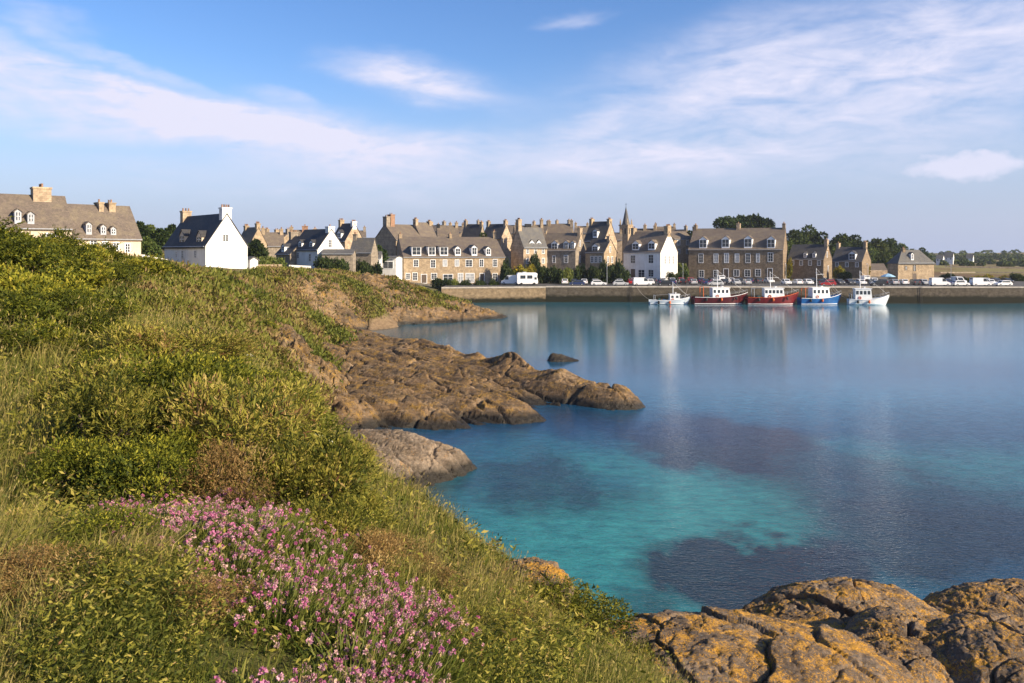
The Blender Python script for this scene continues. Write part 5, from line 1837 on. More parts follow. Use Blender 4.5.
def parasol():
    fr = ((888 - 512) / F * 221, 221)
    root = empty('parasol', (fr[0], fr[1], QUAY_Z))
    tag(root, 'pale blue parasol among the cars left of the stone warehouse', 'parasol')
    m = MB()
    m.tube([(0, 0, 0), (0, 0, 2.9)], 0.05)
    m.build('pole', M['white_paint'], root)
    c = MB()
    n = 8
    c.loft([[(r * math.cos(2 * math.pi * k / n), r * math.sin(2 * math.pi * k / n), z) for k in range(n)] for r, z in ((2.0, 2.0), (2.05, 2.12), (1.0, 2.65), (0.05, 2.95))])
    c.build('canopy', M['pale_blue'], root)
    b = MB()
    b.loft([[(r * math.cos(2 * math.pi * k / 10), r * math.sin(2 * math.pi * k / 10), z) for k in range(10)] for r, z in ((0.35, 0), (0.35, 0.1), (0.08, 0.2))])
    b.build('base', M['grey_paint'], root)


parasol()


def street_lamps():
    root = empty('street_lamp')
    m = MB()
    m.tube([(0, 0, 0), (0, 0, 5.2), (0.15, 0, 5.5), (0.6, 0, 5.65), (1.0, 0, 5.65)], [0.09, 0.06, 0.05, 0.04, 0.04])
    m.build('pole', M['grey_paint'], root)
    h = MB()
    h.loft([[(0.8, -.12, 5.55), (1.5, -.1, 5.6), (1.5, .1, 5.6), (0.8, .12, 5.55)], [(0.85, -.08, 5.72), (1.42, -.06, 5.7), (1.42, .06, 5.7), (0.85, .08, 5.72)]])
    h.build('lamp_head', M['white_paint'], root)
    kd = kids_of(root)
    first = True
    for px, lb in ((607, 'slim grey street lamp below the narrow sunlit gable'), (683, 'slim grey street lamp left of the long stone house'), (786, 'slim grey street lamp between the long stone house and the dark slate house'), (868, 'slim grey street lamp left of the stone warehouse'), (951, 'slim grey street lamp right of the stone warehouse')):
        o = root if first else copy_tree(root, kd)
        first = False
        Y = 219
        o.location = ((px - 512) / F * Y, Y, QUAY_Z)
        o.rotation_euler = (0, 0, 1.4)
        tag(o, lb, 'street lamp', 'street lamps on the quay')


street_lamps()


# garden walls, fences
def low_wall(name, label, pts, h, mat, t=0.3, cat='wall', drop=0.8):
    """wall along px,Y points following the ground"""
    m = MB()
    P3 = []
    for px, Y in pts:
        x = (px - 512) / F * Y
        P3.append((x, Y, float(ground(np.array([x]), np.array([Y]), False)[0])))
    for a, b in zip(P3[:-1], P3[1:]):
        d = Vector((b[0] - a[0], b[1] - a[1], 0)).normalized()
        n = Vector((-d.y, d.x, 0)) * t / 2
        A, B = Vector(a), Vector(b)
        up, dn = Vector((0, 0, h)), Vector((0, 0, -drop))
        m.loft([[A - n + dn, A + n + dn, A + n + up, A - n + up], [B - n + dn, B + n + dn, B + n + up, B - n + up]])
    o = m.build(name, mat)
    tag(o, label, cat)
    return o


low_wall('garden_wall', 'low white garden wall right of the big white house', [(254, 150), (282, 152)], 1.5, M['granite_pale'])
low_wall('garden_wall', 'bright white low wall in front of the white gabled house', [(289, 160), (311, 161)], 1.5, M['white_render'])
low_wall('garden_wall', 'white garden wall between the long pale house and the big white house', [(141, 128), (167, 134)], 2.0, M['white_render'])
low_wall('field_wall', 'long low dry stone wall across the brown fields on the right', [(940, 330), (975, 335), (1035, 330)], 0.5, M['granite_grey'])
low_wall('field_wall', 'second dry stone wall farther out across the brown fields', [(945, 420), (1035, 410)], 0.6, M['granite_grey'])
low_wall('terrace_wall', 'cream terrace wall below the trees left of the warehouse', [(866, 285), (890, 285)], 2.2, M['granite_pale'])
# ------------------------------------------------------------------ vegetation
def unit(v):
    return v / np.maximum(np.linalg.norm(v, axis=-1, keepdims=True), 1e-9)


def leaf_geo(Pn, axis, size, aspect, tone, fold=0.18, up=0.0):
    """diamond leaves, slightly folded: returns V, F(quads as two tris), tone"""
    n = len(Pn)
    axis = unit(axis)
    side = np.cross(axis, rng.normal(size=(n, 3)) + np.array([0, 0, up]))
    side = unit(side)
    nor = np.cross(axis, side)
    size = np.broadcast_to(size, (n,))[:, None]
    w = size * aspect * 0.5
    base, tip = Pn, Pn + axis * size - nor * size * fold * 0.6
    mid = Pn + axis * size * 0.45
    V = np.stack([base, mid + side * w + nor * w * fold, tip, mid - side * w + nor * w * fold], 1).reshape(-1, 3)
    b = np.arange(n) * 4
    Fq = np.stack([b, b + 1, b + 2, b + 3], -1)
    return V, Fq, np.repeat(np.clip(tone, 0, 1), 4)


def blade_geo(Pn, h, w, lean, tone, dirn=None):
    """curved grass blades: quad + tip"""
    n = len(Pn)
    a = rng.uniform(0, 2 * np.pi, n) if dirn is None else dirn
    d = np.stack([np.cos(a), np.sin(a), np.zeros(n)], -1)
    sa = rng.uniform(0, 2 * np.pi, n)
    s = np.stack([np.cos(sa), np.sin(sa), np.zeros(n)], -1) * (np.broadcast_to(w, (n,)) * 0.5)[:, None]
    hh = np.broadcast_to(h, (n,))[:, None]
    ln = np.broadcast_to(lean, (n,))[:, None]
    up = np.array([0, 0, 1.0])
    m = Pn + up * hh * 0.55 + d * hh * ln * 0.28
    t = Pn + up * hh * (1 - 0.28 * ln) + d * hh * ln
    V = np.stack([Pn - s, Pn + s, m + s * 0.75, m - s * 0.75, t], 1).reshape(-1, 3)
    b = np.arange(n) * 5
    tn = np.repeat(np.clip(tone, 0, 1), 5).reshape(n, 5)
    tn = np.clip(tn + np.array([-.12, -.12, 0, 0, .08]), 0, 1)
    return V, np.stack([b, b + 1, b + 2, b + 3], -1), np.stack([b + 3, b + 2, b + 4], -1), tn.ravel()


def merge(parts):
    Vs, Fs, Ts, off = [], {}, [], 0
    for p in parts:
        V, fs, t = p[0], p[1:-1], p[-1]
        Vs.append(V)
        Ts.append(t)
        for f in fs:
            Fs.setdefault(f.shape[1], []).append(f + off)
        off += len(V)
    return np.concatenate(Vs), [np.concatenate(f) for f in Fs.values()], np.concatenate(Ts)


def gz(x, y):
    return ground(np.asarray(x, float), np.asarray(y, float))


def vec_px(x, y):
    z = gz(x, y)
    return proj(x, y, z)


# --- what grows where, drawn as named spots of ground
ZONES = [  # px, py, kind
    (20, 470, 'straw'), (30, 560, 'straw'), (70, 640, 'green'), (20, 640, 'dry'), (90, 540, 'green'), (60, 600, 'green'), (160, 660, 'green'), (130, 600, 'green'),
    (20, 400, 'straw'), (60, 380, 'straw'), (120, 360, 'pale'), (60, 345, 'pale'), (150, 330, 'pale'), (220, 330, 'silver'), (260, 370, 'silver'), (300, 400, 'silver'), (330, 440, 'silver'),
    (200, 400, 'green'), (120, 420, 'green'), (180, 470, 'green'), (260, 470, 'green'), (90, 470, 'green'), (320, 490, 'green'), (250, 420, 'pale'),
    (380, 480, 'silver'), (400, 520, 'pale'), (440, 540, 'pale'), (360, 530, 'green'), (370, 560, 'pale'), (450, 590, 'dry'), (480, 560, 'silver'), (520, 600, 'dry'), (470, 620, 'pale'), (560, 620, 'green'), (540, 650, 'green'), (480, 660, 'green'), (600, 640, 'green'), (620, 670, 'pale'), (420, 660, 'green'), (590, 610, 'dry'), (400, 620, 'pale'),
    (250, 540, 'heath'), (200, 560, 'heath'), (320, 580, 'heath'), (300, 640, 'heath'), (220, 620, 'heath'), (380, 640, 'heath'), (350, 680, 'heath'), (250, 670, 'heath'), (270, 590, 'heath'), (420, 680, 'heath'),
    (40, 610, 'rust'), (120, 560, 'rust'), (340, 640, 'rust'), (470, 600, 'rust'),
]
ZP = np.array([[a, b] for a, b, _ in ZONES], float)
ZT = [k for _, _, k in ZONES]
TONE = {'straw': (0.47, 0.19), 'pale': (0.38, 0.19), 'silver': (0.34, 0.16), 'green': (0.28, 0.17), 'dry': (0.56, 0.2), 'heath': (0.34, 0.24), 'rust': (0.66, 0.2)}
HGT = {'straw': 0.32, 'pale': 0.24, 'silver': 0.17, 'green': 0.20, 'dry': 0.17, 'heath': 0.13, 'rust': 0.22}


def zone_of(px, py):
    px = px + fbm(px / 60, py / 60, seed=61) * 45
    py = py + fbm(px / 60, py / 60, seed=62) * 45
    out = np.empty(len(px), int)
    for i in range(0, len(px), 20000):
        out[i:i + 20000] = ((px[i:i + 20000, None] - ZP[:, 0]) ** 2 + (py[i:i + 20000, None] - ZP[:, 1]) ** 2).argmin(1)
    return out


def near_slope_points(n, r0, r1, a0=-46, a1=30):
    a = np.radians(rng.uniform(a0, a1, n))
    r = np.exp(rng.uniform(math.log(r0), math.log(r1), n))
    return np.sin(a) * r, np.cos(a) * r


def on_rock(x, y):
    g = ground(x, y)
    bare = (x > 1.3 + 0.25 * fbm(x * 0 + y / 0.7, y / 0.9, seed=66)) & (y > 5.6)
    return (rock_top(x, y) > g - 0.10) | (bare & (rng.random(len(x)) < 0.93))


def make_grass():
    parts = []
    x, y = near_slope_points(420000, 1.9, 42)
    z = gz(x, y)
    ok = (z > 3.0) & ~on_rock(x, y) & (x < 9)
    x, y, z = x[ok], y[ok], z[ok]
    px, py = proj(x, y, z)
    ok = (px > -80) & (px < 1100) & (py < 800)
    x, y, z, px, py = x[ok], y[ok], z[ok], px[ok], py[ok]
    zi = zone_of(px, py)
    mu = np.array([TONE[k][0] for k in ZT])[zi]
    sd = np.array([TONE[k][1] for k in ZT])[zi]
    hb = np.array([HGT[k] for k in ZT])[zi]
    pat = fbm(x / 0.9, y / 0.9, seed=71, octv=4)
    tone = mu + sd * rng.normal(size=len(x)) + 0.18 * pat
    keep = rng.random(len(x)) < np.clip(0.75 + 0.9 * fbm(x / 0.5, y / 0.5, seed=72, octv=3), 0.15, 1)
    r = np.hypot(x, y)
    far = np.clip((r - 10) / 30, 0, 1)
    h = hb * rng.uniform(0.45, 1.25, len(x)) * (1 + 0.35 * pat) * (1 + 0.3 * far) * np.clip(r / 5, 0.55, 1)
    w = np.maximum(0.0055, r / F * 0.8) * rng.uniform(0.6, 1.4, len(x))
    lean = rng.uniform(0.15, 0.9, len(x))
    dirn = rng.normal(math.radians(-30), 1.1, len(x))
    k = keep
    Pn = np.stack([x, y, z - 0.03], -1)
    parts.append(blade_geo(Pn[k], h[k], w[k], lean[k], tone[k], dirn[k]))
    # feathery seed heads over the pale and silvery swathes
    sil = np.array([t in ('silver', 'pale', 'straw', 'dry') for t in ZT])[zi] & (rng.random(len(x)) < np.clip(r / 90, 0.03, 0.10))
    n = sil.sum()
    b = Pn[sil]
    hh = h[sil] * 1.35 + 0.05
    V, q, t3, tn = blade_geo(b, hh, w[sil] * 0.55, rng.uniform(0.1, 0.4, n), np.full(n, 0.72), dirn[sil])
    parts.append((V, q, t3, tn))
    tip = V.reshape(-1, 5, 3)[:, 4]
    parts.append(leaf_geo(tip - [0, 0, .03], rng.normal(size=(n, 3)) * .35 + [0.3, 0, 1], np.maximum(0.025, r[sil] / F * 3.2), 0.26, rng.normal(0.72, 0.12, n)))
    V, Fs, T = merge(parts)
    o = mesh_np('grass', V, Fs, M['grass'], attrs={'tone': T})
    tag(o, 'green and straw coloured grass covering the near slope', kind='stuff')


def make_herbs():
    """low leafy weeds filling in between the grass"""
    parts = []
    x, y = near_slope_points(42000, 2.2, 22)
    z = gz(x, y)
    px, py = proj(x, y, z)
    ok = (z > 7) & ~on_rock(x, y) & (px > -60) & (px < 760) & (py < 780)
    zi = zone_of(px, py)
    gr = np.array([t == 'green' for t in ZT])[zi]
    ok &= (rng.random(len(x)) < np.where(gr, 0.9, 0.13)) & (fbm(x / 0.8, y / 0.8, seed=75) > -0.28)
    x, y, z = x[ok], y[ok], z[ok]
    n = len(x)
    m = 7
    c = np.repeat(np.stack([x, y, z], -1), m, 0)
    hh = np.repeat(rng.uniform(0.06, 0.30, n), m) * (0.2 + 0.8 * np.tile(np.arange(m) / (m - 1), n))
    ld = np.repeat(rng.normal(0, 0.35, (n, 2)), m, 0) * hh[:, None]
    p = c + np.stack([ld[:, 0], ld[:, 1], hh], -1)
    a = np.tile(np.arange(m) * 2.4, n) + np.repeat(rng.uniform(0, 6.28, n), m)
    ax = np.stack([np.cos(a), np.sin(a), rng.uniform(0.05, 0.9, n * m)], -1)
    sz = np.repeat(rng.uniform(0.030, 0.065, n), m) * rng.uniform(0.7, 1.2, n * m) * np.repeat(np.clip(np.hypot(x, y) / 6, .5, 1.7), m)
    tone = np.repeat(np.clip(rng.normal(0.50, 0.2, n) + 0.25 * fbm(x / 0.9, y / 0.9, seed=77), 0, 1), m) + rng.normal(0, 0.08, n * m)
    parts.append(leaf_geo(p, ax, sz, 0.32, tone))
    V, Fs, T = merge(parts)
    o = mesh_np('ground_cover', V, Fs, M['leafy'], attrs={'tone': T})
    tag(o, 'low leafy weeds between the grasses of the near slope', kind='stuff')


def make_heath():
    """tussocks of heather, bracken and rough grass on the farther slopes"""
    parts = []
    a = np.radians(rng.uniform(-48, 4, 150000))
    r = np.exp(rng.uniform(math.log(24), math.log(215), len(a)))
    a = np.concatenate([a, np.radians(rng.uniform(-22, 2, 60000))])
    r = np.concatenate([r, rng.uniform(95, 215, 60000)])
    x, y = np.sin(a) * r, np.cos(a) * r
    z = gz(x, y)
    ok = (z > 2.2 + 1.3 * fbm(x / 8, y / 8, seed=81)) & (z < 17)
    ok &= ~((y > 95) & (y < 175) & (x < -42)) & ~((y > 205) & (x > -38))
    pat = fbm(x / 5.5, y / 5.5, seed=82)
    pat2 = fbm(x / 1.8, y / 1.8, seed=83, octv=3)
    ok &= (pat2 > -0.42)
    x, y, z, r, pat, pat2 = [q[ok] for q in (x, y, z, r, pat, pat2)]
    n = len(x)
    m = 4
    sz = np.clip(r / F * 5.0, 0.10, 0.55) * rng.uniform(0.6, 1.3, n)
    p = np.repeat(np.stack([x, y, z], -1), m, 0) + rng.normal(0, 1, (n * m, 3)) * np.repeat(sz, m)[:, None] * [0.7, 0.7, 0.25]
    ax = rng.normal(0, 0.6, (n * m, 3)) + [0.1, 0, 0.9]
    tone = np.repeat(np.clip(0.45 - 0.75 * pat + 0.25 * pat2 + rng.normal(0, 0.10, n), 0, 1), m) + rng.normal(0, .06, n * m)
    parts.append(leaf_geo(p, ax, np.repeat(sz, m), 0.35, tone))
    V, Fs, T = merge(parts)
    o = mesh_np('heath', V, Fs, M['heath'], attrs={'tone': T})
    tag(o, 'brown heather, bracken and rough grass on the slopes beyond the near crest', kind='stuff')


def make_treeline():
    parts = []
    for k in range(330):
        px = rng.uniform(905, 1300)
        Y = rng.choice([520, 640, 780, 860, 930]) + rng.uniform(-40, 40)
        if px < 930 and Y < 700:
            continue
        x = (px - 512) / F * Y
        h = rng.uniform(2.5, 5.0) * (1.15 if Y > 750 else 0.7)
        z = float(gz(np.array([x]), np.array([Y]))[0])
        n = 110
        d = unit(rng.normal(size=(n, 3)))
        p = np.array([x, Y, z + h * 0.55]) + d * [h * 0.75, h * 0.6, h * 0.5] * rng.uniform(0.6, 1.05, (n, 1))
        parts.append(leaf_geo(p, d + rng.normal(0, .6, (n, 3)), rng.uniform(1.2, 2.4, n), 0.8, rng.normal(0.45, 0.2, n) + rng.normal(0, .1)))
    V, Fs, T = merge(parts)
    o = mesh_np('treeline', V, Fs, M['tree_green'], attrs={'tone': T})
    tag(o, 'far wooded skyline and hedgerows beyond the fields on the right', kind='stuff')


# --- bushes
def bush_mesh(n_leaf, leaf, aspect, lobes, seed, flat=0.75, tone_mu=0.5, inner=0.35, sprigs=70):
    """leaf shells on uneven lobes inside a unit dome (radius 1, height ~1)"""
    rs = np.random.default_rng(seed)
    parts = []
    c = []
    for k in range(lobes):
        a, d = rs.uniform(0, 6.28), math.sqrt(rs.uniform(0, 1)) * 0.72
        hgt = (1 - d ** 2) * rs.uniform(0.45, 0.78) * flat
        c.append((d * math.cos(a), d * math.sin(a), hgt, rs.uniform(0.22, 0.42)))
    for cx, cy, cz, r in c:
        m = int(n_leaf / lobes)
        d = unit(rs.normal(size=(m, 3)) + [0, 0, 0.35])
        rr = r * np.where(rs.random(m) < inner, rs.uniform(0.5, 1, m), rs.uniform(0.85, 1.2, m))
        p = np.array([cx, cy, cz]) + d * rr[:, None]
        p[:, 2] = np.maximum(p[:, 2], 0.02)
        ax = d * 0.7 + rs.normal(0, 0.55, (m, 3)) + [0, 0, 0.35]
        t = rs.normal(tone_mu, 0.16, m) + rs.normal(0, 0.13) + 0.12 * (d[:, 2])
        lk = rs.uniform(0.65, 1.35)
        parts.append(leaf_geo(p, ax, rs.uniform(0.55, 1.3, m) * leaf * lk, aspect * rs.uniform(0.7, 1.4), t + rs.normal(0, 0.10)))
    for k in range(sprigs):
        cx, cy, cz, r = c[rs.integers(len(c))]
        dv = unit(rs.normal(size=3) * [1, 1, .5] + [0, 0, .75])
        ln = rs.uniform(0.12, 0.30)
        m = 16
        t = np.linspace(0, 1, m)
        p = np.array([cx, cy, cz]) + dv * (r * 0.9 + ln * t[:, None]) + rs.normal(0, .006, (m, 3))
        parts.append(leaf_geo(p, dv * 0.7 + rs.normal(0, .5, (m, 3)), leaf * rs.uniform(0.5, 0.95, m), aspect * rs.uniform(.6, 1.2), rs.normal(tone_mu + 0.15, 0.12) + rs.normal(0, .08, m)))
    stems = MB()
    for cx, cy, cz, r in c:
        stems.tube([(cx * 0.15, cy * 0.15, -0.15), (cx * 0.6, cy * 0.6, cz * 0.5), (cx, cy, cz)], [0.03, 0.022, 0.012], 5)
    V, Fs, T = merge(parts)
    return V, Fs, T, stems


class BushKind:
    def __init__(s, name, mat, **kw):
        s.name, s.mat, s.n = name, mat, 0
        V, Fs, T, st = bush_mesh(**kw)
        s.root = empty(name)
        mesh_np('foliage', V, Fs, M[mat], s.root, {'tone': T})
        st.build('stem', M['bark'], s.root)
        s.kd = kids_of(s.root)

    def put(s, x, y, r, h, label, cat, group, z=None, rz=None):
        o = s.root if s.n == 0 else copy_tree(s.root, s.kd)
        s.n += 1
        if z is None:
            z = float(gz(np.array([x]), np.array([y]))[0])
        o.location = (x, y, z - 0.04 * r)
        o.scale = (r, r, h)
        o.rotation_euler = (0, 0, random.uniform(0, 6.28) if rz is None else rz)
        tag(o, label, cat, group)
        return o


def make_bushes():
    # foreground leafy shrubs
    kinds = [BushKind('leafy_shrub', mt, n_leaf=6500, leaf=lf, aspect=asp, lobes=16, seed=100 + k, flat=1.0, tone_mu=mu, sprigs=120) for k, (mt, lf, asp, mu) in enumerate((('leafy', .075, .27, .42), ('thicket', .062, .34, .36), ('leafy', .09, .22, .55), ('rust', .06, .25, .5)))]
    spots = [(95, 480, 7.4, .75, .62), (160, 455, 8.4, .9, .70), (230, 470, 7.6, .85, .72), (300, 500, 7.3, .7, .60), (150, 510, 6.4, .55, .42), (260, 440, 9.4, .9, .62), (200, 410, 10.4, .95, .62), (340, 520, 7.2, .5, .42), (110, 430, 9.2, .8, .60),
             (225, 505, 6.6, .5, .45), (320, 555, 6.3, .42, .34), (375, 600, 5.8, .4, .28), (300, 445, 10.2, .7, .50), (160, 385, 12, 1.0, .62), (70, 500, 6.5, .4, .36)]
    spots += [(330, 470, 8.8, .55, .42), (355, 505, 8.0, .5, .38), (385, 545, 7.3, .42, .30), (120, 390, 11, .8, .55), (60, 420, 9.0, .55, .5), (250, 395, 12, .9, .5), (215, 375, 13.5, 1.0, .55), (290, 410, 11.5, .7, .42), (180, 480, 7.0, .45, .5), (280, 465, 8.4, .6, .55), (440, 600, 6.4, .38, .24), (40, 655, 3.9, .35, .22), (120, 640, 4.0, .4, .22), (100, 600, 4.6, .4, .26), (30, 590, 4.9, .35, .26), (200, 650, 3.8, .3, .18), (470, 650, 5.2, .4, .22), (520, 640, 6.0, .4, .22), (420, 570, 7.3, .35, .22), (350, 450, 10.5, .5, .32)]
    for i, (px, py, Y, r, h) in enumerate(spots):
        x = (px - 512) / F * Y
        h *= 1.3 if i < 15 else 1.0
        q = (0, 1, 2, 0, 1, 2, 1, 0, 2, 3, 0, 3, 1, 2, 1, 2, 0, 3, 1, 0, 1, 2, 0, 1, 0, 3, 3, 0, 1, 2, 3, 0, 2, 3, 2)[i]
        kinds[q].put(x, Y, r, h, ('leafy yellow green shrub on the near slope round the pink flowers', 'dark green fine leaved shrub on the near slope round the pink flowers', 'pale green long leaved shrub on the near slope round the pink flowers', 'rusty brown dry shrub beside the pink flowers')[q], 'shrub', ('yellow green shrubs of the near slope', 'dark green shrubs of the near slope', 'pale green shrubs of the near slope', 'rusty shrubs of the near slope')[q])
    # dark low mat of leaves at the crest beside the boulders
    kk = BushKind('leafy_shrub', 'thicket', n_leaf=4200, leaf=0.075, aspect=0.34, lobes=14, seed=130, flat=0.9, tone_mu=0.36)
    for px, Y, r, h, lb in ((588, 8.35, .62, .36, 'dark green low shrub on the crest left of the boulders'), (628, 8.2, .45, .26, 'small dark green shrub between the turf and the leftmost boulder'), (548, 8.3, .5, .22, 'low brownish green shrub on the crest above the pale rock')):
        kk.put((px - 512) / F * Y, Y, r, h, lb, 'shrub', 'crest shrubs')
    # thicket along the top of the slope
    tk = [BushKind('thicket_shrub', 'thicket', n_leaf=3600, leaf=lf, aspect=0.40, lobes=17, seed=150 + k, flat=1.0, tone_mu=mu, sprigs=110) for k, (lf, mu) in enumerate(((.12, .52), (.10, .30), (.13, .42), (.10, .22)))]
    R = random.Random(5)
    pts = [(0, 40, 1.9), (18, 38, 1.8), (36, 41, 1.8), (55, 43, 1.9), (74, 45, 1.7), (92, 47, 1.8), (110, 50, 1.7), (128, 53, 1.6), (146, 56, 1.5), (163, 60, 1.5), (180, 66, 1.2), (-20, 40, 2.0), (197, 70, 1.0),
           (10, 31, 1.5), (34, 33, 1.6), (60, 35, 1.6), (85, 37, 1.7), (108, 40, 1.6), (132, 43, 1.5), (155, 46, 1.5), (178, 50, 1.3), (200, 54, 1.2), (218, 60, 1.0), (90, 31, 1.4), (120, 33, 1.4), (145, 36, 1.4), (170, 40, 1.3), (195, 44, 1.2), (215, 48, 1.1),
           (5, 24, 1.3), (30, 25, 1.4), (58, 26, 1.3), (80, 24, 1.1), (20, 20, 1.2), (50, 21, 1.15), (0, 18, 1.1), (75, 20, .9), (110, 27, 1.1), (135, 30, 1.1), (-20, 27, 1.6), (-15, 21, 1.2), (160, 33, .9), (40, 17, .85)]
    pts += [(25, 13, .6), (60, 14, .6), (95, 13.5, .55), (10, 11.5, .5), (45, 12, .5), (80, 15.5, .6), (120, 16, .55), (30, 15, .7), (0, 14, .65), (70, 12.2, .42)]
    for i, (px, Y, h) in enumerate(pts):
        Y = Y * R.uniform(0.97, 1.03)
        h *= 0.72 if Y > 28 else 0.85
        x = (px - 512) / F * Y
        q = R.choices(range(4), (3, 3, 3, 3) if Y > 16 else (1, 3, 2, 4))[0]
        tk[q].put(x, Y, h * R.uniform(0.95, 1.3), h * R.uniform(0.75, 1.2), ('dense yellow green gorse shrub on the upper left slope', 'dark green gorse shrub on the upper left slope')[q % 2], 'shrub', ('yellow green thicket shrubs on the left slope', 'dark thicket shrubs on the left slope')[q % 2])
    # scrub on the middle slope
    sk = [BushKind('scrub_bush', m, n_leaf=2200, leaf=0.16, aspect=0.4, lobes=11, seed=180 + k, flat=0.9, tone_mu=mu) for k, (m, mu) in enumerate((('thicket', 0.34), ('heath', 0.45), ('thicket', 0.6), ('heath', 0.62)))]
    for i in range(60):
        px, Y = R.uniform(190, 300), R.uniform(42, 95)
        x = (px - 512) / F * Y
        z = float(gz(np.array([x]), np.array([Y]))[0])
        if z < 3.6:
            continue
        r = R.uniform(0.5, 1.2)
        k = R.choices(range(4), (3, 3, 2, 2))[0]
        sk[k].put(x, Y, r, r * R.uniform(0.5, 0.8), ('low green scrub bush on the steep slope above the rock ledge', 'brown heathery bush on the steep slope above the rock ledge')[k % 2], 'bush', ('green bushes of the middle slope', 'brown bushes of the middle slope')[k % 2], z=z)
    for i in range(46):
        px, Y = R.uniform(262, 430), R.uniform(122, 168)
        x = (px - 512) / F * Y
        z = float(gz(np.array([x]), np.array([Y]))[0])
        if z < 4.5:
            continue
        r = R.uniform(0.8, 2.0)
        k = R.choices(range(4), (3, 2, 3, 2))[0]
        sk[k].put(x, Y, r, r * R.uniform(0.35, 0.6), ('low green bush on the second bluff before the town', 'brown heathery bush on the second bluff before the town')[k % 2], 'bush', ('green bushes of the second bluff', 'brown bushes of the second bluff')[k % 2], z=z)
    # garden bushes and hedges in the town
    gk = {m: BushKind(nm, m, n_leaf=2600, leaf=0.16, aspect=0.6, lobes=13, seed=210 + i, flat=1.0, tone_mu=mu) for i, (m, nm, mu) in enumerate((('hedge_green', 'garden_bush', 0.5), ('tree_green', 'garden_bush', 0.6), ('gorse', 'gorse_bush', 0.45)))}

    def garden(px, top, hw, Y, m, label, cat='bush', group='garden bushes of the town'):
        x = (px - 512) / F * Y
        z = float(gz(np.array([x]), np.array([Y]), )[0])
        zt = CAM_Z - (top - HOR) / F * Y
        h = max(0.8, zt - z + 0.1)
        gk[m].put(x, Y, hw / F * Y, h, label, cat, group, z=z)
    G = [(264, 257, 9, 170, 'tree_green', 'green hedge bush right of the big white house, left one'), (278, 258, 9, 172, 'tree_green', 'green hedge bush left of the white gabled house'), (325, 258, 12, 168, 'hedge_green', 'rounded olive bush in front of the white gable'),
         (341, 260, 9, 170, 'hedge_green', 'smaller olive bush below the long grey outbuilding'), (363, 262, 9, 190, 'hedge_green', 'dark bush in front of the low cream cottage'), (376, 265, 7, 192, 'hedge_green', 'small dark bush left of the flat white annex'), (255, 264, 5, 160, 'hedge_green', 'little bush by the annex of the big white house'),
         (437, 279, 6, 216, 'hedge_green', 'dark clipped hedge left of the hotel door'), (446, 280, 7, 216, 'hedge_green', 'dark planter hedge under the wide hotel window'), (454, 279.5, 5, 216, 'tree_green', 'yellow green bush in the hotel hedge'), (466, 281, 7, 216, 'hedge_green', 'dark planter hedge under the pale hotel shopfront'), (480, 281, 7, 216, 'hedge_green', 'dark hedge before the white framed hotel door'), (494, 281, 6, 216, 'hedge_green', 'dark hedge at the right end of the hotel'),
         (505, 262, 5, 225, 'hedge_green', 'dark bush between the hotel and the shaded gable'), (509, 270, 7, 222, 'hedge_green', 'dark bush behind the white cabin'), (518, 268, 9, 226, 'gorse', 'yellow green gorse above the white cabin, left one'), (532, 267.5, 9, 228, 'gorse', 'yellow green gorse above the white cabin, right one'), (535, 256, 6, 234, 'hedge_green', 'dark round bush before the dormered shaded house'), (543, 267, 8, 228, 'hedge_green', 'dark tree bush left of the three dormer house door'),
         (555, 268, 8, 227, 'hedge_green', 'dark bush below the three dormer house'), (567, 268.5, 8, 226, 'tree_green', 'mid green bush below the sunlit gable'), (579, 267, 8, 227, 'hedge_green', 'dark bush between the twin gables, left'), (592, 268, 8, 226, 'hedge_green', 'dark bush between the twin gables, right'), (606, 264, 9, 228, 'hedge_green', 'tall dark bush before the narrow sunlit gable'), (617, 263, 7, 230, 'hedge_green', 'tall dark bush left of the white harbour house'), (624, 269, 6, 226, 'hedge_green', 'small dark bush at the corner of the white harbour house'),
         (671, 273, 6, 232, 'hedge_green', 'dark hedge under the white gable, left end'), (682, 272, 7, 240, 'hedge_green', 'dark hedge between the white and long stone houses'), (683, 264, 6, 250, 'tree_green', 'green bush against the sunlit pale stone wall'), (790, 262, 4, 246, 'gorse', 'yellow green bush at the corner of the long stone house'), (838, 268, 6, 252, 'gorse', 'yellow bush right of the narrow sunlit gable'), (845, 272, 6, 250, 'hedge_green', 'dark bush before the cream gabled slate house'), (866, 264, 6, 275, 'gorse', 'yellow green bush by the cream gable end'),
         (948, 274, 7, 245, 'hedge_green', 'dark bush right of the stone warehouse'), (962, 277, 7, 240, 'hedge_green', 'dark low bush on the flats, between the warehouse and the yellow gorse'), (976, 277, 8, 236, 'gorse', 'orange yellow gorse bush on the flats, left one'), (990, 276, 8, 238, 'gorse', 'orange yellow gorse bush on the flats, middle one'), (1003, 277, 7, 236, 'gorse', 'orange yellow gorse bush on the flats, right one'), (1016, 274, 8, 250, 'hedge_green', 'dark bush at the right edge of the flats')]
    for g in G:
        garden(*g, 'gorse' if g[4] == 'gorse' else 'bush')


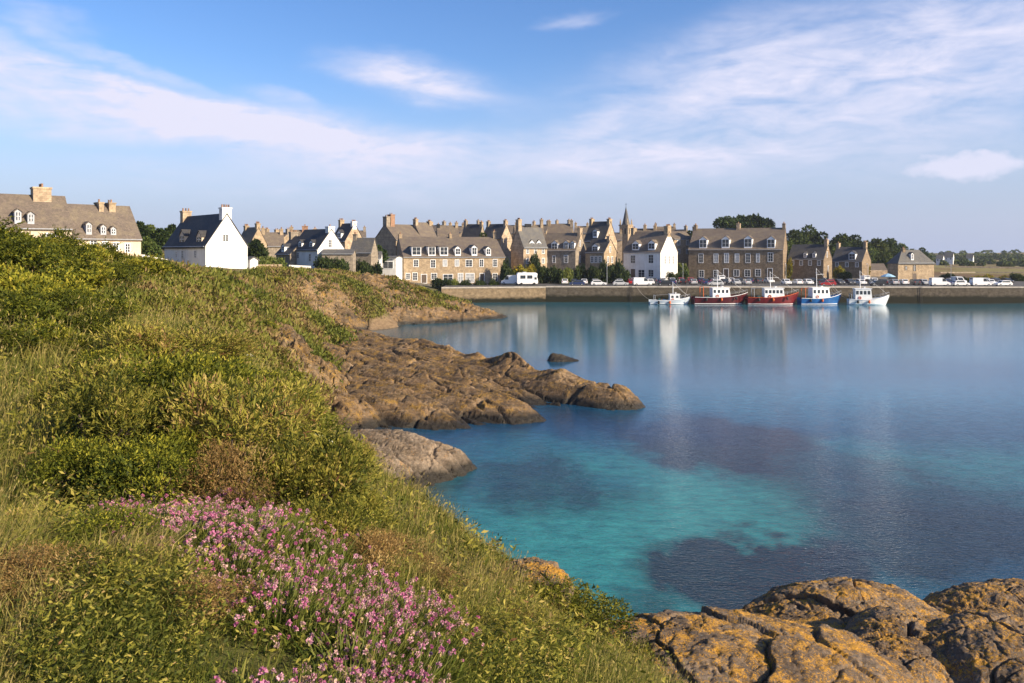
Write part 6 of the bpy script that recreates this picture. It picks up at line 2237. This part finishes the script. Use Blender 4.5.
def tree_at(px, top, hw, Y, mat, label, seed, umbrella=False, group='trees behind the harbour'):
    x = (px - 512) / F * Y
    z = float(gz(np.array([x]), np.array([Y]))[0])
    zt = CAM_Z - (top - HOR) / F * Y
    H = max(3.0, zt - z)
    Rr = hw / F * Y
    rs = np.random.default_rng(seed)
    root = empty('pine_tree' if umbrella else 'broadleaf_tree', (x, Y, z))
    tag(root, label, 'tree', group)
    lob = []
    Rr *= 1.0 if umbrella else 1.25
    nl = 15 if umbrella else 20
    ch = min(H * (0.42 if umbrella else 0.75), Rr * (0.9 if umbrella else 2.2))
    for k in range(nl):
        a, d = rs.uniform(0, 6.28), math.sqrt(rs.uniform(0, 1)) * 0.75
        r_ = Rr * (rs.uniform(0.24, 0.42) if umbrella else rs.uniform(0.38, 0.58))
        lob.append((Rr * d * math.cos(a), Rr * d * math.sin(a), H - r_ - ch * (1 - (1 - d * d) * rs.uniform(0.5, 1.0)) * (0.6 if umbrella else 0.85), r_))
    lob.append((0, 0, H - Rr * 0.33, Rr * 0.33))
    parts = []
    for cx, cy, cz, r in lob:
        m = 170 if umbrella else 260
        d = unit(rs.normal(size=(m, 3)) + [0, 0, 0.25])
        p = np.array([cx, cy, cz]) + d * r * [1, 1, 0.8] * rs.uniform(0.75, 1.12, (m, 1))
        parts.append(leaf_geo(p, d + rs.normal(0, .6, (m, 3)), rs.uniform(0.4, 0.95, m) * max(0.8, Rr / 4.5), 0.6, rs.normal(0.45, .2, m) + rs.normal(0, .1)))
    V, Fs, T = merge(parts)
    mesh_np('crown', V, Fs, M[mat], root, {'tone': T})
    t = MB()
    t.tube([(0, 0, -0.5), (0.1, 0, H * 0.3), (0.0, 0.1, H * 0.65)], [0.055 * H * 0.5, 0.04 * H * 0.5, 0.025 * H * 0.5], 8)
    for cx, cy, cz, r in lob[::3]:
        t.tube([(0.05, 0, H * 0.35), (cx * 0.5, cy * 0.5, (H * 0.4 + cz) / 2), (cx, cy, cz)], [0.10, 0.07, 0.03], 5)
    t.build('trunk', M['bark'], root)


def make_trees():
    T = [(727, 216, 15, 345, 'tree_dark', 'left half of the dark umbrella pine pair behind the long stone house', 1), (755, 214.5, 18, 350, 'tree_dark', 'right and larger of the dark umbrella pines behind the long stone house', 1), (741, 215, 13, 355, 'tree_dark', 'middle dark pine crown behind the long stone house', 1),
         (795, 230, 13, 330, 'tree_green', 'green tree just right of the long stone house', 0), (809, 226, 14, 345, 'tree_green', 'tallest green tree above the dark slate roof', 0), (822, 232, 11, 340, 'tree_dark', 'dark tree behind the narrow sunlit gable', 0), (789, 241, 10, 310, 'tree_green', 'lower green tree beside the end chimney of the long stone house', 0),
         (842, 234, 12, 350, 'tree_dark', 'dark tree between the two slate houses', 0), (855, 235, 12, 355, 'tree_dark', 'dark round tree above the second slate house', 0), (866, 241, 10, 340, 'tree_green', 'green tree above the cream gable end', 0), (877, 238.5, 12, 360, 'tree_green', 'round green tree left of the warehouse, in the middle', 0), (890, 238.5, 12, 365, 'tree_dark', 'dark round tree above the warehouse roof', 0), (901, 244, 9, 370, 'tree_green', 'small green tree behind the warehouse ridge', 0),
         (872, 249, 10, 320, 'tree_green', 'low light green tree in front of the wooded rise', 0), (884, 252, 9, 318, 'tree_green', 'low light green tree just left of the warehouse', 0), (836, 247, 8, 330, 'tree_green', 'small green tree between the slate gables', 0), (922, 247.5, 6, 380, 'tree_dark', 'small dark tree right above the warehouse ridge', 0), (912, 249, 7, 385, 'tree_green', 'tiny green tree behind the warehouse chimney', 0),
         (139, 222, 8, 190, 'tree_dark', 'dark tree right of the long pale stone house', 0), (150, 225, 8, 195, 'tree_green', 'olive tree left of the big white house', 0), (160, 229, 8, 190, 'tree_dark', 'dark tree touching the roof of the big white house', 0), (146, 238, 9, 170, 'tree_green', 'low olive tree above the white garden wall', 0), (172, 225, 7, 200, 'tree_dark', 'dark treetop behind the left chimney of the big white house', 0),
         (256, 240, 7, 178, 'hedge_green', 'dark leafy tree against the brown stone gable', 0), (690, 231, 6, 300, 'tree_dark', 'dark treetop between the pale wall and the long stone house', 0), (483, 233, 7, 250, 'tree_dark', 'dark treetop among the roofs above the hotel', 0), (371, 241, 6, 215, 'tree_dark', 'dark tree beside the tall shaded gable', 0), (378, 246, 6, 213, 'tree_dark', 'low dark tree at the foot of the tall shaded gable', 0)]
    for i, (px, top, hw, Y, m, lb, u) in enumerate(T):
        tree_at(px, top, hw, Y, m, lb, 300 + i, bool(u))


def make_thrift():
    """cushions of sea thrift: leaf tuft, stalks and round pink heads"""
    protos = []
    ico_v = []
    ph = (1 + 5 ** .5) / 2
    ico_v = unit(np.array([(-1, ph, 0), (1, ph, 0), (-1, -ph, 0), (1, -ph, 0), (0, -1, ph), (0, 1, ph), (0, -1, -ph), (0, 1, -ph), (ph, 0, -1), (ph, 0, 1), (-ph, 0, -1), (-ph, 0, 1)], float))
    for k in range(4):
        rs = np.random.default_rng(400 + k)
        root = empty('thrift_plant')
        n = 170
        a = rs.uniform(0, 6.28, n)
        d = np.sqrt(rs.random(n)) * 0.17
        Pn = np.stack([d * np.cos(a), d * np.sin(a), np.full(n, -0.02)], -1)
        V, q, t3, tn = blade_geo(Pn, rs.uniform(0.08, 0.19, n), 0.010, rs.uniform(0.3, 0.9, n), rs.normal(0.24, 0.14, n), a + rs.normal(0, .5, n))
        mesh_np('foliage', V, [q, t3], M['grass'], root, {'tone': tn})
        nf = int(rs.integers(10, 20))
        a = rs.uniform(0, 6.28, nf)
        d = np.sqrt(rs.random(nf)) * 0.26
        h = rs.uniform(0.10, 0.18, nf) * (1.05 - d)
        st = MB()
        parts = []
        for i in range(nf):
            x, y = d[i] * math.cos(a[i]), d[i] * math.sin(a[i])
            st.tube([(x * .6, y * .6, 0), (x * .85, y * .85, h[i] * .6), (x, y, h[i])], 0.0022, 4)
            # heads: tight tufts of small petals
            m = 26
            dv = unit(rs.normal(size=(m, 3)) + [0, 0, 0.45])
            c = np.array([x, y, h[i]])
            rad = rs.uniform(0.007, 0.012)
            tmu = np.clip(rs.normal(0.5, 0.28), 0, 1)
            parts.append(leaf_geo(c + dv * rad * 0.35, dv + rs.normal(0, .25, (m, 3)), rad * rs.uniform(0.9, 1.3, m), 0.75, tmu + rs.normal(0, .10, m)))
        st.build('stalk', M['stalk'], root)
        V, Fs, T = merge(parts)
        mesh_np('blossom', V, Fs, M['blossom'], root, {'tone': T})
        protos.append([root, kids_of(root), 0])
    R = random.Random(3)
    cnt = 0
    cl = [(215, 520, 6.1, 34, 8, 31), (250, 530, 5.8, 36, 10, 20), (290, 560, 5.4, 40, 14, 22), (330, 590, 5.0, 45, 16, 25), (370, 620, 4.7, 45, 16, 28), (410, 640, 4.6, 34, 14, 20), (320, 650, 4.1, 60, 20, 25), (380, 670, 3.9, 50, 20, 25), (350, 700, 3.3, 60, 20, 28), (400, 720, 3.0, 50, 20, 22), (310, 720, 2.9, 50, 20, 20), (150, 540, 5.6, 50, 15, 22), (190, 575, 5.0, 50, 20, 28), (250, 600, 4.6, 50, 20, 25), (270, 640, 4.0, 40, 20, 11)]
    for px, py, Y, sx, sy, n in cl:
        for _ in range(n):
            Yk = Y * R.uniform(0.91, 1.09)
            x = (px + R.gauss(0, sx * 0.6) - 512) / F * Yk
            if float(fbm(np.array([x / 0.55]), np.array([Yk / 0.55]), seed=90, octv=2)[0]) < -0.12 - 0.25 * R.random():
                continue
            z = float(gz(np.array([x]), np.array([Yk]))[0])
            p = protos[R.randrange(4)]
            o = p[0] if p[2] == 0 else copy_tree(p[0], p[1])
            p[2] += 1
            s = R.uniform(0.8, 1.25)
            o.location = (x, Yk, z)
            o.scale = (s, s, s)
            o.rotation_euler = (R.uniform(-.1, .1), R.uniform(-.1, .1), R.uniform(0, 6.28))
            tag(o, 'pink flowering sea thrift cushion in the flower patch at the bottom left', 'flower', 'pink thrift plants')
            cnt += 1


def make_umbels():
    st, pts = None, [(283, 424, 10.0), (296, 428, 9.6), (306, 430, 9.8), (316, 436, 9.5), (300, 440, 9.0), (326, 442, 9.4), (180, 385, 11), (226, 392, 11), (250, 360, 14), (232, 408, 10), (196, 418, 9.2)]
    for i, (px, py, Y) in enumerate(pts):
        x = (px - 512) / F * Y
        z = float(gz(np.array([x]), np.array([Y]))[0])
        zt = CAM_Z - (py - HOR) / F * Y
        H = min(1.3, max(0.35, zt - z))
        rs = np.random.default_rng(500 + i)
        root = empty('cow_parsley', (x, Y, z))
        tag(root, 'white flat topped umbel flower standing above the shrubs of the near slope', 'flower', 'white umbel flowers')
        s = MB()
        s.tube([(0, 0, -0.05), (0.02, 0, H * 0.5), (0, 0, H - 0.06)], 0.006, 5)
        parts = []
        for k in range(12):
            a, d = k * 2.4, 0.075 * math.sqrt(k / 12)
            e = np.array([d * math.cos(a), d * math.sin(a), H - 0.2 * d])
            s.tube([(0, 0, H - 0.06), tuple(e)], 0.0025, 4)
            m = 14
            dv = unit(rs.normal(size=(m, 3)) * [1, 1, .4] + [0, 0, .5])
            parts.append(leaf_geo(e + dv * 0.012, dv, 0.016, 0.9, rs.random(m)))
        s.build('stalk', M['stalk'], root)
        V, Fs, T = merge(parts)
        mesh_np('blossom', V, Fs, M['umbel_white'], root, {'tone': T})


M['stalk'] = plain('stalk', (0.12, 0.13, 0.03), 0.7)
make_grass()
make_herbs()
make_heath()
make_treeline()
make_bushes()
make_trees()
make_thrift()
make_umbels()


# ------------------------------------------------------------------ air
def make_haze():
    m = MB()
    m.box(-420, 900, -75, 1500, -9, 75)
    mt = bpy.data.materials.new('haze')
    mt.use_nodes = True
    N, L = mt.node_tree.nodes, mt.node_tree.links
    N.clear()
    out = N.new('ShaderNodeOutputMaterial')
    v = N.new('ShaderNodeVolumePrincipled')
    v.inputs['Color'].default_value = (0.82, 0.88, 1.0, 1)
    v.inputs['Density'].default_value = HAZE_DENSITY
    v.inputs['Anisotropy'].default_value = 0.3
    L.new(v.outputs[0], out.inputs['Volume'])
    o = m.build('haze', mt)
    tag(o, 'thin sea haze', kind='stuff')


HAZE_DENSITY = 0.00011
if HAZE_DENSITY:
    make_haze()
